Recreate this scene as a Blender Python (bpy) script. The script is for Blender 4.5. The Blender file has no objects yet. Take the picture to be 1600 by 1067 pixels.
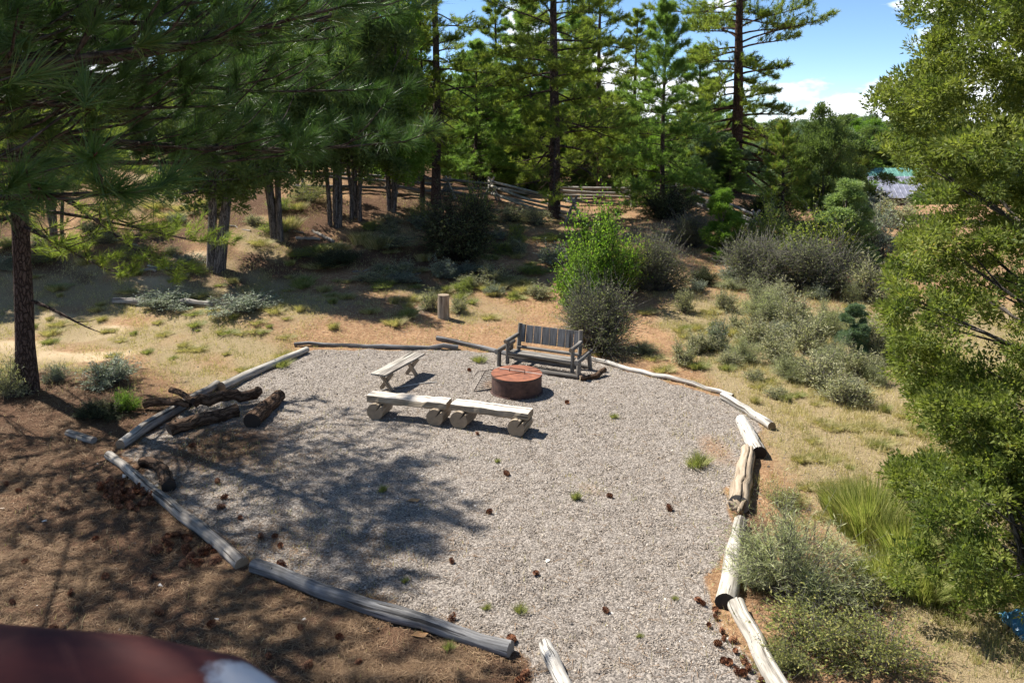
import bpy, math, random
import numpy as np
from mathutils import Vector

# ------------------------------------------------------------------ camera, sky, sun, exposure
sc = bpy.context.scene
COL = sc.collection
H_CAM, PITCH, FPX, V0 = 5.6, math.radians(6.0), 1244.0, 321.0
cam_d = bpy.data.cameras.new("camera"); cam = bpy.data.objects.new("camera", cam_d); COL.objects.link(cam)
cam.location = (0, 0, H_CAM); cam.rotation_euler = (math.radians(90) - PITCH, 0, 0)
cam_d.sensor_width = 36.0; cam_d.lens = FPX / 1600 * 36
cam_d.shift_y = -(533.5 - V0) / 1600
cam_d.clip_start = 0.05; cam_d.clip_end = 9000
cam_d.dof.use_dof = True; cam_d.dof.focus_distance = 11.0; cam_d.dof.aperture_fstop = 6.3
sc.camera = cam

SUN_EL = math.radians(53.0)
SUN_DIR = Vector((-0.86 * math.cos(SUN_EL), 0.51 * math.cos(SUN_EL), math.sin(SUN_EL))).normalized()
sd = bpy.data.lights.new("sun", 'SUN'); so = bpy.data.objects.new("sun", sd); COL.objects.link(so)
sd.energy = 5.0; sd.angle = math.radians(0.53); sd.color = (1.0, 0.95, 0.87)
so.rotation_euler = SUN_DIR.to_track_quat('Z', 'Y').to_euler(); so.location = (-30, 20, 60)

w = bpy.data.worlds.new("World"); sc.world = w; w.use_nodes = True
nt = w.node_tree; N = nt.nodes; Lk = nt.links; N.clear()
wo = N.new('ShaderNodeOutputWorld'); bg = N.new('ShaderNodeBackground'); bg.inputs[1].default_value = 0.095
sky = N.new('ShaderNodeTexSky'); sky.sky_type = 'NISHITA'; sky.sun_disc = False
sky.sun_elevation = SUN_EL; sky.sun_rotation = math.atan2(SUN_DIR.x, SUN_DIR.y)
sky.altitude = 2200; sky.air_density = 0.8; sky.dust_density = 0.05; sky.ozone_density = 4.0
tc = N.new('ShaderNodeTexCoord')
mp = N.new('ShaderNodeMapping'); mp.inputs['Scale'].default_value = (1.0, 1.0, 2.2); mp.inputs['Location'].default_value = (0.31, 0.0, 0.12)
no = N.new('ShaderNodeTexNoise'); no.inputs['Scale'].default_value = 5.5; no.inputs['Detail'].default_value = 9; no.inputs['Roughness'].default_value = 0.55
sx = N.new('ShaderNodeSeparateXYZ')
mr = N.new('ShaderNodeMapRange'); mr.inputs[1].default_value = 0.03; mr.inputs[2].default_value = 0.16; mr.inputs[3].default_value = 0.14; mr.inputs[4].default_value = -0.05
ad = N.new('ShaderNodeMath'); ad.operation = 'ADD'
rp = N.new('ShaderNodeValToRGB'); rp.color_ramp.elements[0].position = 0.56; rp.color_ramp.elements[1].position = 0.63
mx = N.new('ShaderNodeMix'); mx.data_type = 'RGBA'; mx.inputs[7].default_value = (8.6, 8.9, 9.4, 1)
tint = N.new('ShaderNodeMix'); tint.data_type = 'RGBA'; tint.blend_type = 'MULTIPLY'; tint.inputs[0].default_value = 1.0; tint.inputs[7].default_value = (0.95, 1.0, 1.0, 1)
Lk.new(tc.outputs['Generated'], mp.inputs[0]); Lk.new(mp.outputs[0], no.inputs['Vector']); Lk.new(tc.outputs['Generated'], sx.inputs[0])
Lk.new(sx.outputs[2], mr.inputs[0]); Lk.new(no.outputs[0], ad.inputs[0]); Lk.new(mr.outputs[0], ad.inputs[1]); Lk.new(ad.outputs[0], rp.inputs[0])
Lk.new(sky.outputs[0], tint.inputs[6]); Lk.new(tint.outputs[2], mx.inputs[6])
Lk.new(rp.outputs[0], mx.inputs[0]); Lk.new(mx.outputs[2], bg.inputs[0]); Lk.new(bg.outputs[0], wo.inputs[0])

sc.view_settings.view_transform = 'Standard'; sc.view_settings.look = 'None'
sc.view_settings.gamma = 1.0; sc.view_settings.use_curve_mapping = False
sc.view_settings.exposure = 0.97
sc.cycles.max_bounces = 6; sc.cycles.diffuse_bounces = 3; sc.cycles.glossy_bounces = 2
sc.cycles.transmission_bounces = 3; sc.cycles.transparent_max_bounces = 4
sc.cycles.use_denoising = True

# ------------------------------------------------------------------ geometry of the place
def ss(t):
    t = np.clip(t, 0, 1); return t * t * (3 - 2 * t)
_r = np.random.RandomState(5)
_wv = [(_r.uniform(-1, 1), _r.uniform(-1, 1), _r.uniform(0, 6.28)) for _ in range(14)]
def wav(x, y, s):
    o = 0
    for a, b, p in _wv: o = o + np.sin((a * x + b * y) * s * 6.28 + p)
    return o / 5.0
def hz(x, y):
    x = np.asarray(x, float); y = np.asarray(y, float)
    rise = ss((y - 19.8) / 16.5)
    A = 1.5 + 1.9 * ss(-x / 10.0) - 1.05 * ss((x - 11) / 9.0)
    z = rise * A
    z = z - 4.6 * ss((y - 47) / 34) * ss((x - 2) / 22)
    z = z - 0.16 * np.maximum(0, x - 5.2) * ss((15 - y) / 7)
    z = z + 0.30 * np.exp(-((x + 9.6) ** 2 / 5 + (y - 15.5) ** 2 / 4))
    z = z + 0.38 * np.exp(-((x + 6.0) ** 2 / 12 + (y - 21.5) ** 2 / 3)) 
    z = z + 6.0 * ss((y - 105) / 120) + 9 * ss((y - 300) / 900) - 16 * ss((y - 420) / 500)
    out = ss((y - 20.5) / 4) + ss((np.abs(x) - 5.0) / 3)
    z = z + 0.055 * wav(x, y, 0.16) * np.minimum(1, out) + 0.014 * wav(x, y, 0.7) * (0.35 + 0.65 * np.minimum(1, out)) 
    z = z + 0.25 * wav(x, y, 0.035) * ss((y - 40) / 20)
    return z
cp, sp = math.cos(PITCH), math.sin(PITCH)
def ray(u, v):
    a = (u - 800) / FPX; b = (V0 - v) / FPX
    return np.array([a, cp + b * sp, -sp + b * cp])
def at(u, v, dz=0.0):                       # where the sight line meets the ground
    d = ray(u, v); d = d / d[1]
    ys = np.concatenate([np.arange(3, 60, 0.02), np.arange(60, 400, 0.2)])
    z = H_CAM + d[2] * ys; g = hz(d[0] * ys, ys) + dz
    k = np.argmax(z <= g)
    if z[k] > g[k]: k = len(ys) - 1
    y = ys[k]; return Vector((d[0] * y, y, float(hz(d[0] * y, y)) + dz))
def atz(u, v, z=0.0):                       # where the sight line meets a level plane
    d = ray(u, v); k = (z - H_CAM) / d[2]
    return Vector((d[0] * k, d[1] * k, z))
def atd(u, v, y):
    d = ray(u, v); d = d / d[1] * y
    return Vector((d[0], d[1], H_CAM + d[2]))
def gz(x, y): return float(hz(x, y))

# ------------------------------------------------------------------ materials
def mat(name):
    m = bpy.data.materials.new(name); m.use_nodes = True
    return m, m.node_tree.nodes, m.node_tree.links, m.node_tree.nodes['Principled BSDF']
def col4(c): return (c[0], c[1], c[2], 1)
def ramp(n, stops):
    r = n.new('ShaderNodeValToRGB'); e = r.color_ramp.elements
    while len(e) < len(stops): e.new(0.5)
    for k, (p, c) in enumerate(stops): e[k].position = p; e[k].color = col4(c)
    return r
def noise(n, l, vec, scale, detail=5, rough=0.6, stretch=None):
    if stretch:
        m = n.new('ShaderNodeMapping'); m.inputs['Scale'].default_value = stretch; l.new(vec, m.inputs[0]); vec = m.outputs[0]
    t = n.new('ShaderNodeTexNoise'); t.inputs['Scale'].default_value = scale; t.inputs['Detail'].default_value = detail
    t.inputs['Roughness'].default_value = rough; l.new(vec, t.inputs['Vector']); return t.outputs[0]
def bump(n, l, h, strength, dist, b, chain=None):
    k = n.new('ShaderNodeBump'); k.inputs['Strength'].default_value = strength; k.inputs['Distance'].default_value = dist
    l.new(h, k.inputs['Height'])
    if chain: l.new(chain, k.inputs['Normal'])
    if b: l.new(k.outputs[0], b.inputs['Normal'])
    return k.outputs[0]
def mixc(n, l, f, a, b, mode='MIX'):
    m = n.new('ShaderNodeMix'); m.data_type = 'RGBA'; m.blend_type = mode
    if isinstance(f, float): m.inputs[0].default_value = f
    else: l.new(f, m.inputs[0])
    for i, q in ((6, a), (7, b)):
        if isinstance(q, tuple): m.inputs[i].default_value = col4(q)
        else: l.new(q, m.inputs[i])
    return m.outputs[2]
def attr(n, name):
    a = n.new('ShaderNodeAttribute'); a.attribute_name = name; return a
def wood(name, dark, mid, light, scale=9.0, rough=0.85, bumpd=0.012, crack=True, streak=0.07):
    m, n, l, b = mat(name); a = attr(n, 'gc').outputs['Vector']
    f = noise(n, l, a, scale * 3, 6, 0.65, (1, 1, streak))
    g = noise(n, l, a, scale * 0.5, 4, 0.6, (1, 1, 0.3))
    c1 = ramp(n, [(0.32, dark), (0.5, mid), (0.68, light)]); l.new(f, c1.inputs[0])
    c2 = ramp(n, [(0.3, (0.62, 0.6, 0.58)), (0.62, (1.1, 1.1, 1.1))]); l.new(g, c2.inputs[0])
    c = mixc(n, l, 1.0, c1.outputs[0], c2.outputs[0], 'MULTIPLY')
    if crack:
        h = noise(n, l, a, scale * 2.2, 3, 0.5, (1, 1, 0.03))
        c3 = ramp(n, [(0.37, (0.12, 0.10, 0.085)), (0.41, (1, 1, 1))]); l.new(h, c3.inputs[0])
        c = mixc(n, l, 0.85, c, c3.outputs[0], 'MULTIPLY')
        nb = bump(n, l, c3.outputs[0], 0.8, bumpd, None)
        bump(n, l, f, 0.5, bumpd * 0.5, b, nb)
    else: bump(n, l, f, 0.6, bumpd, b)
    l.new(c, b.inputs['Base Color']); b.inputs['Roughness'].default_value = rough
    b.inputs['Specular IOR Level'].default_value = 0.25
    return m
def endwood(name, a_, b_, rings=90):
    m, n, l, b = mat(name); a = attr(n, 'gc').outputs['Vector']
    mm = n.new('ShaderNodeMapping'); mm.inputs['Scale'].default_value = (1, 1, 0); l.new(a, mm.inputs[0])
    ln = n.new('ShaderNodeVectorMath'); ln.operation = 'LENGTH'; l.new(mm.outputs[0], ln.inputs[0])
    nn = noise(n, l, a, 14, 4)
    ad = n.new('ShaderNodeMath'); ad.operation = 'MULTIPLY_ADD'; ad.inputs[1].default_value = 0.03; l.new(nn, ad.inputs[0]); l.new(ln.outputs['Value'], ad.inputs[2])
    mu = n.new('ShaderNodeMath'); mu.operation = 'MULTIPLY'; mu.inputs[1].default_value = rings * 6.28; l.new(ad.outputs[0], mu.inputs[0])
    si = n.new('ShaderNodeMath'); si.operation = 'SINE'; l.new(mu.outputs[0], si.inputs[0])
    r = ramp(n, [(0.0, a_), (1.0, b_)])
    k = n.new('ShaderNodeMath'); k.operation = 'MULTIPLY_ADD'; k.inputs[1].default_value = 0.22; l.new(si.outputs[0], k.inputs[0]); l.new(nn, k.inputs[2]); l.new(k.outputs[0], r.inputs[0])
    l.new(r.outputs[0], b.inputs['Base Color']); b.inputs['Roughness'].default_value = 0.9
    bump(n, l, k.outputs[0], 0.5, 0.004, b); return m
def bark(name, dark, light, scale=10, d=0.03, st=0.3):
    m, n, l, b = mat(name); a = attr(n, 'gc').outputs['Vector']
    mm = n.new('ShaderNodeMapping'); mm.inputs['Scale'].default_value = (1, 1, st)
    wn = n.new('ShaderNodeTexNoise'); wn.inputs['Scale'].default_value = 6; wn.inputs['Detail'].default_value = 3; l.new(a, wn.inputs['Vector'])
    va = n.new('ShaderNodeVectorMath'); va.operation = 'MULTIPLY_ADD'; va.inputs[1].default_value = (0.12, 0.12, 0.12); l.new(wn.outputs[1], va.inputs[0]); l.new(a, va.inputs[2])
    l.new(va.outputs[0], mm.inputs[0])
    v = n.new('ShaderNodeTexVoronoi'); v.feature = 'DISTANCE_TO_EDGE'; v.inputs['Scale'].default_value = scale; l.new(mm.outputs[0], v.inputs['Vector'])
    r = ramp(n, [(0.0, (0, 0, 0)), (0.18, (1, 1, 1))]); l.new(v.outputs['Distance'], r.inputs[0])
    f = noise(n, l, a, scale * 4, 5, 0.7, (1, 1, 0.4))
    c = ramp(n, [(0.3, dark), (0.7, light)]); l.new(f, c.inputs[0])
    cc = mixc(n, l, r.outputs[0], tuple(x * 0.5 for x in dark), c.outputs[0])
    l.new(cc, b.inputs['Base Color']); b.inputs['Roughness'].default_value = 0.95; b.inputs['Specular IOR Level'].default_value = 0.1
    nb = bump(n, l, r.outputs[0], 0.9, d, None); bump(n, l, f, 0.6, d * 0.4, b, nb); return m
def leaf(name, stops, trans=0.35, rough=0.55, spec=0.25):
    m, n, l, b = mat(name); a = attr(n, 'tone').outputs['Fac']
    r = ramp(n, stops); l.new(a, r.inputs[0]); l.new(r.outputs[0], b.inputs['Base Color'])
    b.inputs['Roughness'].default_value = rough; b.inputs['Specular IOR Level'].default_value = spec
    t = n.new('ShaderNodeBsdfTranslucent'); ms = n.new('ShaderNodeMixShader'); ms.inputs[0].default_value = trans
    br = mixc(n, l, 1.0, r.outputs[0], (1.5, 1.6, 0.9), 'MULTIPLY'); l.new(br, t.inputs[0])
    o = n['Material Output']; l.new(b.outputs[0], ms.inputs[1]); l.new(t.outputs[0], ms.inputs[2]); l.new(ms.outputs[0], o.inputs[0])
    return m

M = {}
M['grey'] = wood('weathered_grey_wood', (0.13, 0.115, 0.10), (0.29, 0.262, 0.23), (0.44, 0.41, 0.365))
M['pale'] = wood('bleached_wood', (0.20, 0.18, 0.15), (0.43, 0.40, 0.345), (0.60, 0.565, 0.50))
M['white'] = wood('white_bleached_wood', (0.26, 0.24, 0.21), (0.52, 0.49, 0.44), (0.68, 0.65, 0.60), crack=True)
M['darkgrey'] = wood('dark_weathered_wood', (0.075, 0.073, 0.072), (0.165, 0.163, 0.165), (0.30, 0.295, 0.29))
M['tan'] = wood('tan_wood', (0.20, 0.15, 0.10), (0.36, 0.29, 0.21), (0.48, 0.40, 0.31))
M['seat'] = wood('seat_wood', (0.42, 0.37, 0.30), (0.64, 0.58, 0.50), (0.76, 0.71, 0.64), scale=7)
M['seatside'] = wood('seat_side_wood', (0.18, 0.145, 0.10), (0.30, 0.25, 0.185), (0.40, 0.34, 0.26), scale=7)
M['plank'] = wood('plank_wood', (0.09, 0.09, 0.09), (0.17, 0.17, 0.172), (0.27, 0.268, 0.262), scale=8)
M['benchgrey'] = wood('bench_log_wood', (0.10, 0.09, 0.08), (0.20, 0.185, 0.165), (0.32, 0.295, 0.265))
M['brownlog'] = bark('brown_log_bark', (0.07, 0.042, 0.026), (0.19, 0.125, 0.085), 13, 0.015, 0.18)
M['end'] = endwood('cut_end', (0.16, 0.12, 0.08), (0.36, 0.28, 0.19))
M['enddark'] = endwood('dark_cut_end', (0.012, 0.009, 0.008), (0.05, 0.035, 0.025))
M['endgrey'] = endwood('grey_cut_end', (0.16, 0.145, 0.125), (0.34, 0.31, 0.27))
M['bark'] = bark('pine_bark', (0.06, 0.042, 0.035), (0.16, 0.115, 0.095), 19, 0.025, 0.28)
M['barkred'] = bark('ponderosa_bark', (0.055, 0.033, 0.025), (0.17, 0.10, 0.07), 15, 0.03, 0.28)
M['jbark'] = bark('juniper_bark', (0.10, 0.085, 0.075), (0.30, 0.26, 0.23), 16, 0.02, 0.08)
M['twig'] = bark('twig_bark', (0.05, 0.04, 0.033), (0.13, 0.105, 0.09), 20, 0.004)
M['gtwig'] = bark('grey_twig_bark', (0.16, 0.145, 0.13), (0.36, 0.33, 0.30), 20, 0.004)
M['needle_near'] = leaf('pine_needles_near', [(0, (0.035, 0.075, 0.024)), (0.7, (0.085, 0.155, 0.042)), (1, (0.19, 0.22, 0.065))], 0.4, 0.4, 0.4)
M['needle'] = leaf('pine_needles', [(0, (0.06, 0.09, 0.02)), (0.6, (0.19, 0.24, 0.045)), (1, (0.36, 0.38, 0.085))], 0.52)
M['needle_young'] = leaf('young_pine_needles', [(0, (0.07, 0.13, 0.035)), (0.6, (0.17, 0.26, 0.06)), (1, (0.30, 0.37, 0.10))], 0.5)
M['needle_yellow'] = leaf('yellowing_pine_needles', [(0, (0.09, 0.15, 0.03)), (0.6, (0.2, 0.27, 0.05)), (1, (0.36, 0.22, 0.09))], 0.42)
M['juniper'] = leaf('juniper_foliage', [(0, (0.04, 0.07, 0.018)), (0.5, (0.145, 0.18, 0.04)), (0.93, (0.29, 0.31, 0.075)), (1, (0.34, 0.23, 0.08))], 0.4, 0.6)
M['juniper_far'] = leaf('dark_juniper_foliage', [(0, (0.05, 0.08, 0.028)), (0.6, (0.12, 0.165, 0.05)), (1, (0.2, 0.25, 0.085))], 0.42, 0.6)
M['juniper_blue'] = leaf('blue_green_juniper_foliage', [(0, (0.07, 0.11, 0.07)), (0.6, (0.13, 0.19, 0.11)), (1, (0.22, 0.28, 0.17))], 0.3, 0.6)
M['juniper_pale'] = leaf('pale_green_juniper_foliage', [(0, (0.10, 0.15, 0.06)), (0.6, (0.21, 0.28, 0.11)), (1, (0.34, 0.41, 0.18))], 0.4, 0.6)
M['olive'] = leaf('olive_shrub_leaves', [(0, (0.08, 0.10, 0.045)), (0.6, (0.18, 0.20, 0.09)), (1, (0.32, 0.33, 0.16))], 0.35, 0.6)
M['juniper_bright'] = leaf('bright_juniper_foliage', [(0, (0.07, 0.13, 0.02)), (0.6, (0.15, 0.25, 0.04)), (1, (0.26, 0.36, 0.07))], 0.4, 0.6)
M['sage'] = leaf('sage_leaves', [(0, (0.18, 0.19, 0.10)), (0.6, (0.37, 0.37, 0.21)), (1, (0.54, 0.50, 0.31))], 0.3, 0.7)
M['bluesage'] = leaf('grey_sage_leaves', [(0, (0.13, 0.16, 0.12)), (0.6, (0.26, 0.30, 0.22)), (1, (0.40, 0.42, 0.32))], 0.25, 0.7)
M['dkleaf'] = leaf('dark_shrub_leaves', [(0, (0.045, 0.065, 0.03)), (0.6, (0.095, 0.12, 0.05)), (1, (0.17, 0.18, 0.08))], 0.25, 0.6)
M['gleaf'] = leaf('green_shrub_leaves', [(0, (0.08, 0.16, 0.02)), (0.6, (0.18, 0.32, 0.04)), (1, (0.33, 0.45, 0.07))], 0.45, 0.5)
M['yleaf'] = leaf('yellow_green_shrub_leaves', [(0, (0.14, 0.19, 0.03)), (0.6, (0.28, 0.35, 0.06)), (1, (0.45, 0.46, 0.10))], 0.4, 0.5)
M['rabbit'] = leaf('rabbitbrush_leaves', [(0, (0.22, 0.25, 0.11)), (0.6, (0.42, 0.45, 0.23)), (1, (0.60, 0.60, 0.36))], 0.35, 0.6)
M['reed'] = leaf('green_grass_blades', [(0, (0.14, 0.17, 0.045)), (0.6, (0.26, 0.29, 0.09)), (1, (0.48, 0.44, 0.2))], 0.4, 0.5)
M['drygrass'] = leaf('dry_grass_blades', [(0, (0.16, 0.19, 0.05)), (0.3, (0.30, 0.28, 0.11)), (0.65, (0.46, 0.38, 0.2)), (1, (0.58, 0.49, 0.30))], 0.3, 0.7)
M['litter'] = leaf('fallen_pine_needles', [(0, (0.10, 0.06, 0.035)), (0.5, (0.21, 0.13, 0.07)), (1, (0.36, 0.25, 0.15))], 0.0, 0.8)
M['stone'] = leaf('gravel_stones', [(0, (0.12, 0.10, 0.082)), (0.4, (0.28, 0.232, 0.187)), (0.8, (0.44, 0.372, 0.30)), (0.95, (0.60, 0.54, 0.47)), (1, (0.78, 0.73, 0.65))], 0.0, 0.85, 0.2)
M['cone'] = leaf('pine_cone_scales', [(0, (0.09, 0.035, 0.02)), (0.6, (0.22, 0.09, 0.045)), (1, (0.38, 0.18, 0.09))], 0.0, 0.7)
def simple(name, c, rough=0.6, metal=0.0, nz=None):
    m, n, l, b = mat(name); b.inputs['Roughness'].default_value = rough; b.inputs['Metallic'].default_value = metal
    t = n.new('ShaderNodeTexCoord'); f = noise(n, l, t.outputs['Object'], nz or 12, 6, 0.65)
    r = ramp(n, [(0.35, tuple(x * 0.65 for x in c)), (0.65, tuple(min(1, x * 1.2) for x in c))]); l.new(f, r.inputs[0])
    l.new(r.outputs[0], b.inputs['Base Color']); bump(n, l, f, 0.3, 0.01, b); return m
def rustm(name, a_, b_, c_, sc_=7, rough=0.8):
    m, n, l, b = mat(name); t = n.new('ShaderNodeTexCoord').outputs['Object']
    f = noise(n, l, t, sc_, 7, 0.68); g = noise(n, l, t, sc_ * 9, 4, 0.6)
    r = ramp(n, [(0.3, a_), (0.5, b_), (0.72, c_)]); l.new(f, r.inputs[0])
    c = mixc(n, l, 0.35, r.outputs[0], g, 'OVERLAY'); l.new(c, b.inputs['Base Color'])
    b.inputs['Roughness'].default_value = rough; bump(n, l, g, 0.4, 0.004, b); return m
M['rust'] = rustm('rusty_steel', (0.035, 0.02, 0.017), (0.085, 0.045, 0.036), (0.15, 0.08, 0.058))
M['rustlid'] = rustm('orange_rust_lid', (0.11, 0.042, 0.024), (0.23, 0.078, 0.038), (0.33, 0.125, 0.062), 5)
M['iron'] = rustm('dark_iron', (0.03, 0.022, 0.02), (0.06, 0.04, 0.033), (0.10, 0.06, 0.045), 20)
M['roof_purple'] = simple('purple_grey_metal_roof', (0.38, 0.385, 0.46), 0.5, 0.2, 2)
M['roof_green'] = simple('green_metal_roof', (0.16, 0.36, 0.28), 0.5, 0.2, 2)
M['cabin'] = simple('dark_cabin_boards', (0.08, 0.055, 0.045), 0.8)
M['glass'] = simple('window_glass', (0.05, 0.06, 0.07), 0.1)
M['tarp'] = simple('blue_tarp', (0.05, 0.2, 0.36), 0.4)
M['pipe'] = simple('pale_painted_metal', (0.6, 0.62, 0.62), 0.5)
M['leafdry'] = simple('dry_fallen_leaf', (0.5, 0.27, 0.11), 0.7)
M['bud'] = simple('red_brown_bud', (0.16, 0.05, 0.035), 0.6, 0, 40)

# red stained rail with worn patches
m, n, l, b = mat('red_stained_rail'); a = n.new('ShaderNodeTexCoord').outputs['Object']
f = noise(n, l, a, 7, 5, 0.6, (0.35, 1, 1)); g = noise(n, l, a, 3.3, 3, 0.5, (1, 1, 1))
r = ramp(n, [(0.35, (0.07, 0.012, 0.008)), (0.6, (0.19, 0.035, 0.02)), (0.8, (0.30, 0.075, 0.04))]); l.new(f, r.inputs[0])
sep = n.new('ShaderNodeSeparateXYZ'); l.new(a, sep.inputs[0])
mk = n.new('ShaderNodeVectorMath'); mk.operation = 'DISTANCE'
mp_ = n.new('ShaderNodeMapping'); mp_.inputs['Scale'].default_value = (1, 1.6, 1); l.new(a, mp_.inputs[0])
l.new(mp_.outputs[0], mk.inputs[0]); mk.inputs[1].default_value = (-0.045, -0.02 * 1.6, 0.028)
mm2 = n.new('ShaderNodeMath'); mm2.operation = 'MULTIPLY_ADD'; mm2.inputs[1].default_value = 0.05; l.new(noise(n, l, a, 40, 4), mm2.inputs[0]); l.new(mk.outputs['Value'], mm2.inputs[2])
rr = ramp(n, [(0.055, (1, 1, 1)), (0.075, (0, 0, 0))]); l.new(mm2.outputs[0], rr.inputs[0])
l.new(mixc(n, l, rr.outputs[0], r.outputs[0], (0.64, 0.60, 0.56)), b.inputs['Base Color']); b.inputs['Roughness'].default_value = 0.75
M['rail'] = m

# ------------------------------------------------------------------ mesh building
class MB:
    def __init__(s): s.V = []; s.G = []; s.T = []; s.L = []; s.LT = []; s.MI = []; s.SM = []; s.n = 0
    def add(s, V, F, gc=None, tone=None, mi=0, smooth=True):
        V = np.asarray(V, float); F = np.asarray(F, int)
        s.V.append(V); s.G.append(V if gc is None else np.asarray(gc, float))
        s.T.append(np.zeros(len(V)) if tone is None else tone)
        s.L.append((F + s.n).ravel()); s.LT.append(np.full(len(F), F.shape[1])); s.MI.append(np.full(len(F), mi)); s.SM.append(np.full(len(F), smooth)); s.n += len(V)
        return s
    def build_mesh(s, name, mats):
        me = bpy.data.meshes.new(name)
        V = np.concatenate(s.V); L = np.concatenate(s.L); LT = np.concatenate(s.LT)
        me.vertices.add(len(V)); me.vertices.foreach_set('co', V.astype(np.float32).ravel())
        me.loops.add(len(L)); me.loops.foreach_set('vertex_index', L.astype(np.int32))
        me.polygons.add(len(LT)); st = np.concatenate([[0], np.cumsum(LT)[:-1]])
        me.polygons.foreach_set('loop_start', st.astype(np.int32)); me.polygons.foreach_set('loop_total', LT.astype(np.int32))
        me.polygons.foreach_set('material_index', np.concatenate(s.MI).astype(np.int32))
        me.polygons.foreach_set('use_smooth', np.concatenate(s.SM).astype(bool))
        a = me.attributes.new('gc', 'FLOAT_VECTOR', 'POINT'); a.data.foreach_set('vector', np.concatenate(s.G).astype(np.float32).ravel())
        a = me.attributes.new('tone', 'FLOAT', 'POINT'); a.data.foreach_set('value', np.concatenate(s.T).astype(np.float32))
        for m_ in (mats if isinstance(mats, (list, tuple)) else [mats]): me.materials.append(M[m_] if isinstance(m_, str) else m_)
        me.update(calc_edges=True); return me
    def obj(s, name, mats, parent=None):
        return link(name, s.build_mesh(name, mats), parent)
    def tube(s, pts, rad, n=10, mi=0, cap=None, groove=None, wob=0.0, rng=None, ref=None, flat=None):
        P = np.asarray(pts, float); m_ = len(P); rad = np.broadcast_to(np.asarray(rad, float), (m_,))
        T = np.gradient(P, axis=0); T /= np.linalg.norm(T, axis=1)[:, None] + 1e-9
        ref = np.array(ref if ref is not None else ((0, 0, 1) if abs(T[0][2]) < 0.8 else (1, 0, 0)), float)
        A = np.cross(ref, T); A /= np.linalg.norm(A, axis=1)[:, None] + 1e-9; B = np.cross(T, A)     # A sideways, B up
        th = np.linspace(0, 2 * math.pi, n, endpoint=False); rf = np.ones((m_, n))
        if groove:
            ga, gw, gd = groove; th = np.sort(np.concatenate([th[np.abs((th - ga + math.pi) % (2 * math.pi) - math.pi) > gw * 1.2], [ga - gw, ga, ga + gw]]))
            rf = np.ones((m_, len(th))); rf[:, np.argmin(np.abs(th - ga))] = 1 - gd
        n = len(th)
        if wob and rng is not None: rf = rf * (1 + wob * rng.randn(m_, n) * 0.5 + wob * np.sin(th * 2 + rng.uniform(0, 6))[None] )
        if flat: # flatten the top: clamp the B coordinate
            pass
        R = rad[:, None] * rf; cx = np.cos(th)[None] * R; cy = np.sin(th)[None] * R
        if flat is not None: cy = np.minimum(cy, rad[:, None] * flat)
        V = P[:, None, :] + A[:, None, :] * cx[..., None] + B[:, None, :] * cy[..., None]
        d = np.concatenate([[0], np.cumsum(np.linalg.norm(np.diff(P, axis=0), axis=1))])
        off = (rng.uniform(0, 40) if rng is not None else 0)
        G = np.stack([cx, cy, np.broadcast_to(d[:, None] + off, cx.shape)], -1)
        i = np.arange(m_ - 1)[:, None] * n; j = np.arange(n)[None]; k = (j + 1) % n
        F = np.stack([i + j, i + k, i + n + k, i + n + j], -1).reshape(-1, 4)
        s.add(V.reshape(-1, 3), F, G.reshape(-1, 3), mi=mi)
        if cap is not None:
            for e, r_ in ((0, V[0]), (m_ - 1, V[-1])):
                g = G[e].copy(); c = P[e]; VV = np.vstack([r_, c]); GG = np.vstack([g, [0, 0, g[0][2]]])
                q = np.arange(n); tri = np.stack([np.roll(q, -1), q, np.full(n, n)], -1) if e == 0 else np.stack([q, np.roll(q, -1), np.full(n, n)], -1)
                s.add(VV, tri, GG, mi=cap, smooth=False)
        return s
    def box(s, c, size, rz=0.0, mi=0, mat3=None, gaxis=0, rng=None, top=None):
        sx_, sy_, sz_ = [q / 2 for q in size]; bv = min(sx_, sy_, sz_) * 0.18
        v = []
        for zz in (-1, 1):
            for (px, py) in ((-1, -1), (1, -1), (1, 1), (-1, 1)): v.append((px * sx_, py * sy_, zz * sz_))
        # bevelled box: 24 verts
        V = []; idx = {}
        for ci, (x, y, z) in enumerate(v):
            for ax in range(3):
                p = [x, y, z]
                for o in range(3):
                    if o != ax: p[o] -= math.copysign(bv, p[o])
                idx[(ci, ax)] = len(V); V.append(p)
        F = []
        def q(ax, cs): F.append([idx[(c_, ax)] for c_ in cs])
        q(2, (3, 2, 1, 0)); q(2, (4, 5, 6, 7)); q(1, (0, 1, 5, 4)); q(0, (1, 2, 6, 5)); q(1, (2, 3, 7, 6)); q(0, (3, 0, 4, 7))
        def e(c1, c2, a1, a2): F.append([idx[(c1, a1)], idx[(c1, a2)], idx[(c2, a2)], idx[(c2, a1)]])
        for (c1, c2) in ((0, 1), (1, 2), (2, 3), (3, 0), (4, 5), (5, 6), (6, 7), (7, 4)):
            e(c1, c2, 2, 1 if c1 in (0, 2, 4, 6) else 0)
        for c1 in range(4): e(c1, c1 + 4, 0, 1)
        V = np.array(V); off = rng.uniform(0, 30) if rng is not None else 0
        G = V.copy(); G = G[:, {0: [1, 2, 0], 1: [0, 2, 1], 2: [0, 1, 2]}[gaxis]] + off
        if mat3 is not None: V = V @ np.array(mat3).T
        elif rz: cR, sR = math.cos(rz), math.sin(rz); V = np.stack([V[:, 0] * cR - V[:, 1] * sR, V[:, 0] * sR + V[:, 1] * cR, V[:, 2]], -1)
        s.add(V + np.array(c), F, G, mi=mi, smooth=False)
        if top is not None: s.MI[-1][1] = top
        # corners
        tr = [[idx[(ci, 0)], idx[(ci, 1)], idx[(ci, 2)]] for ci in range(8)]
        s.add(V + np.array(c), tr, G, mi=mi, smooth=False); return s

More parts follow.
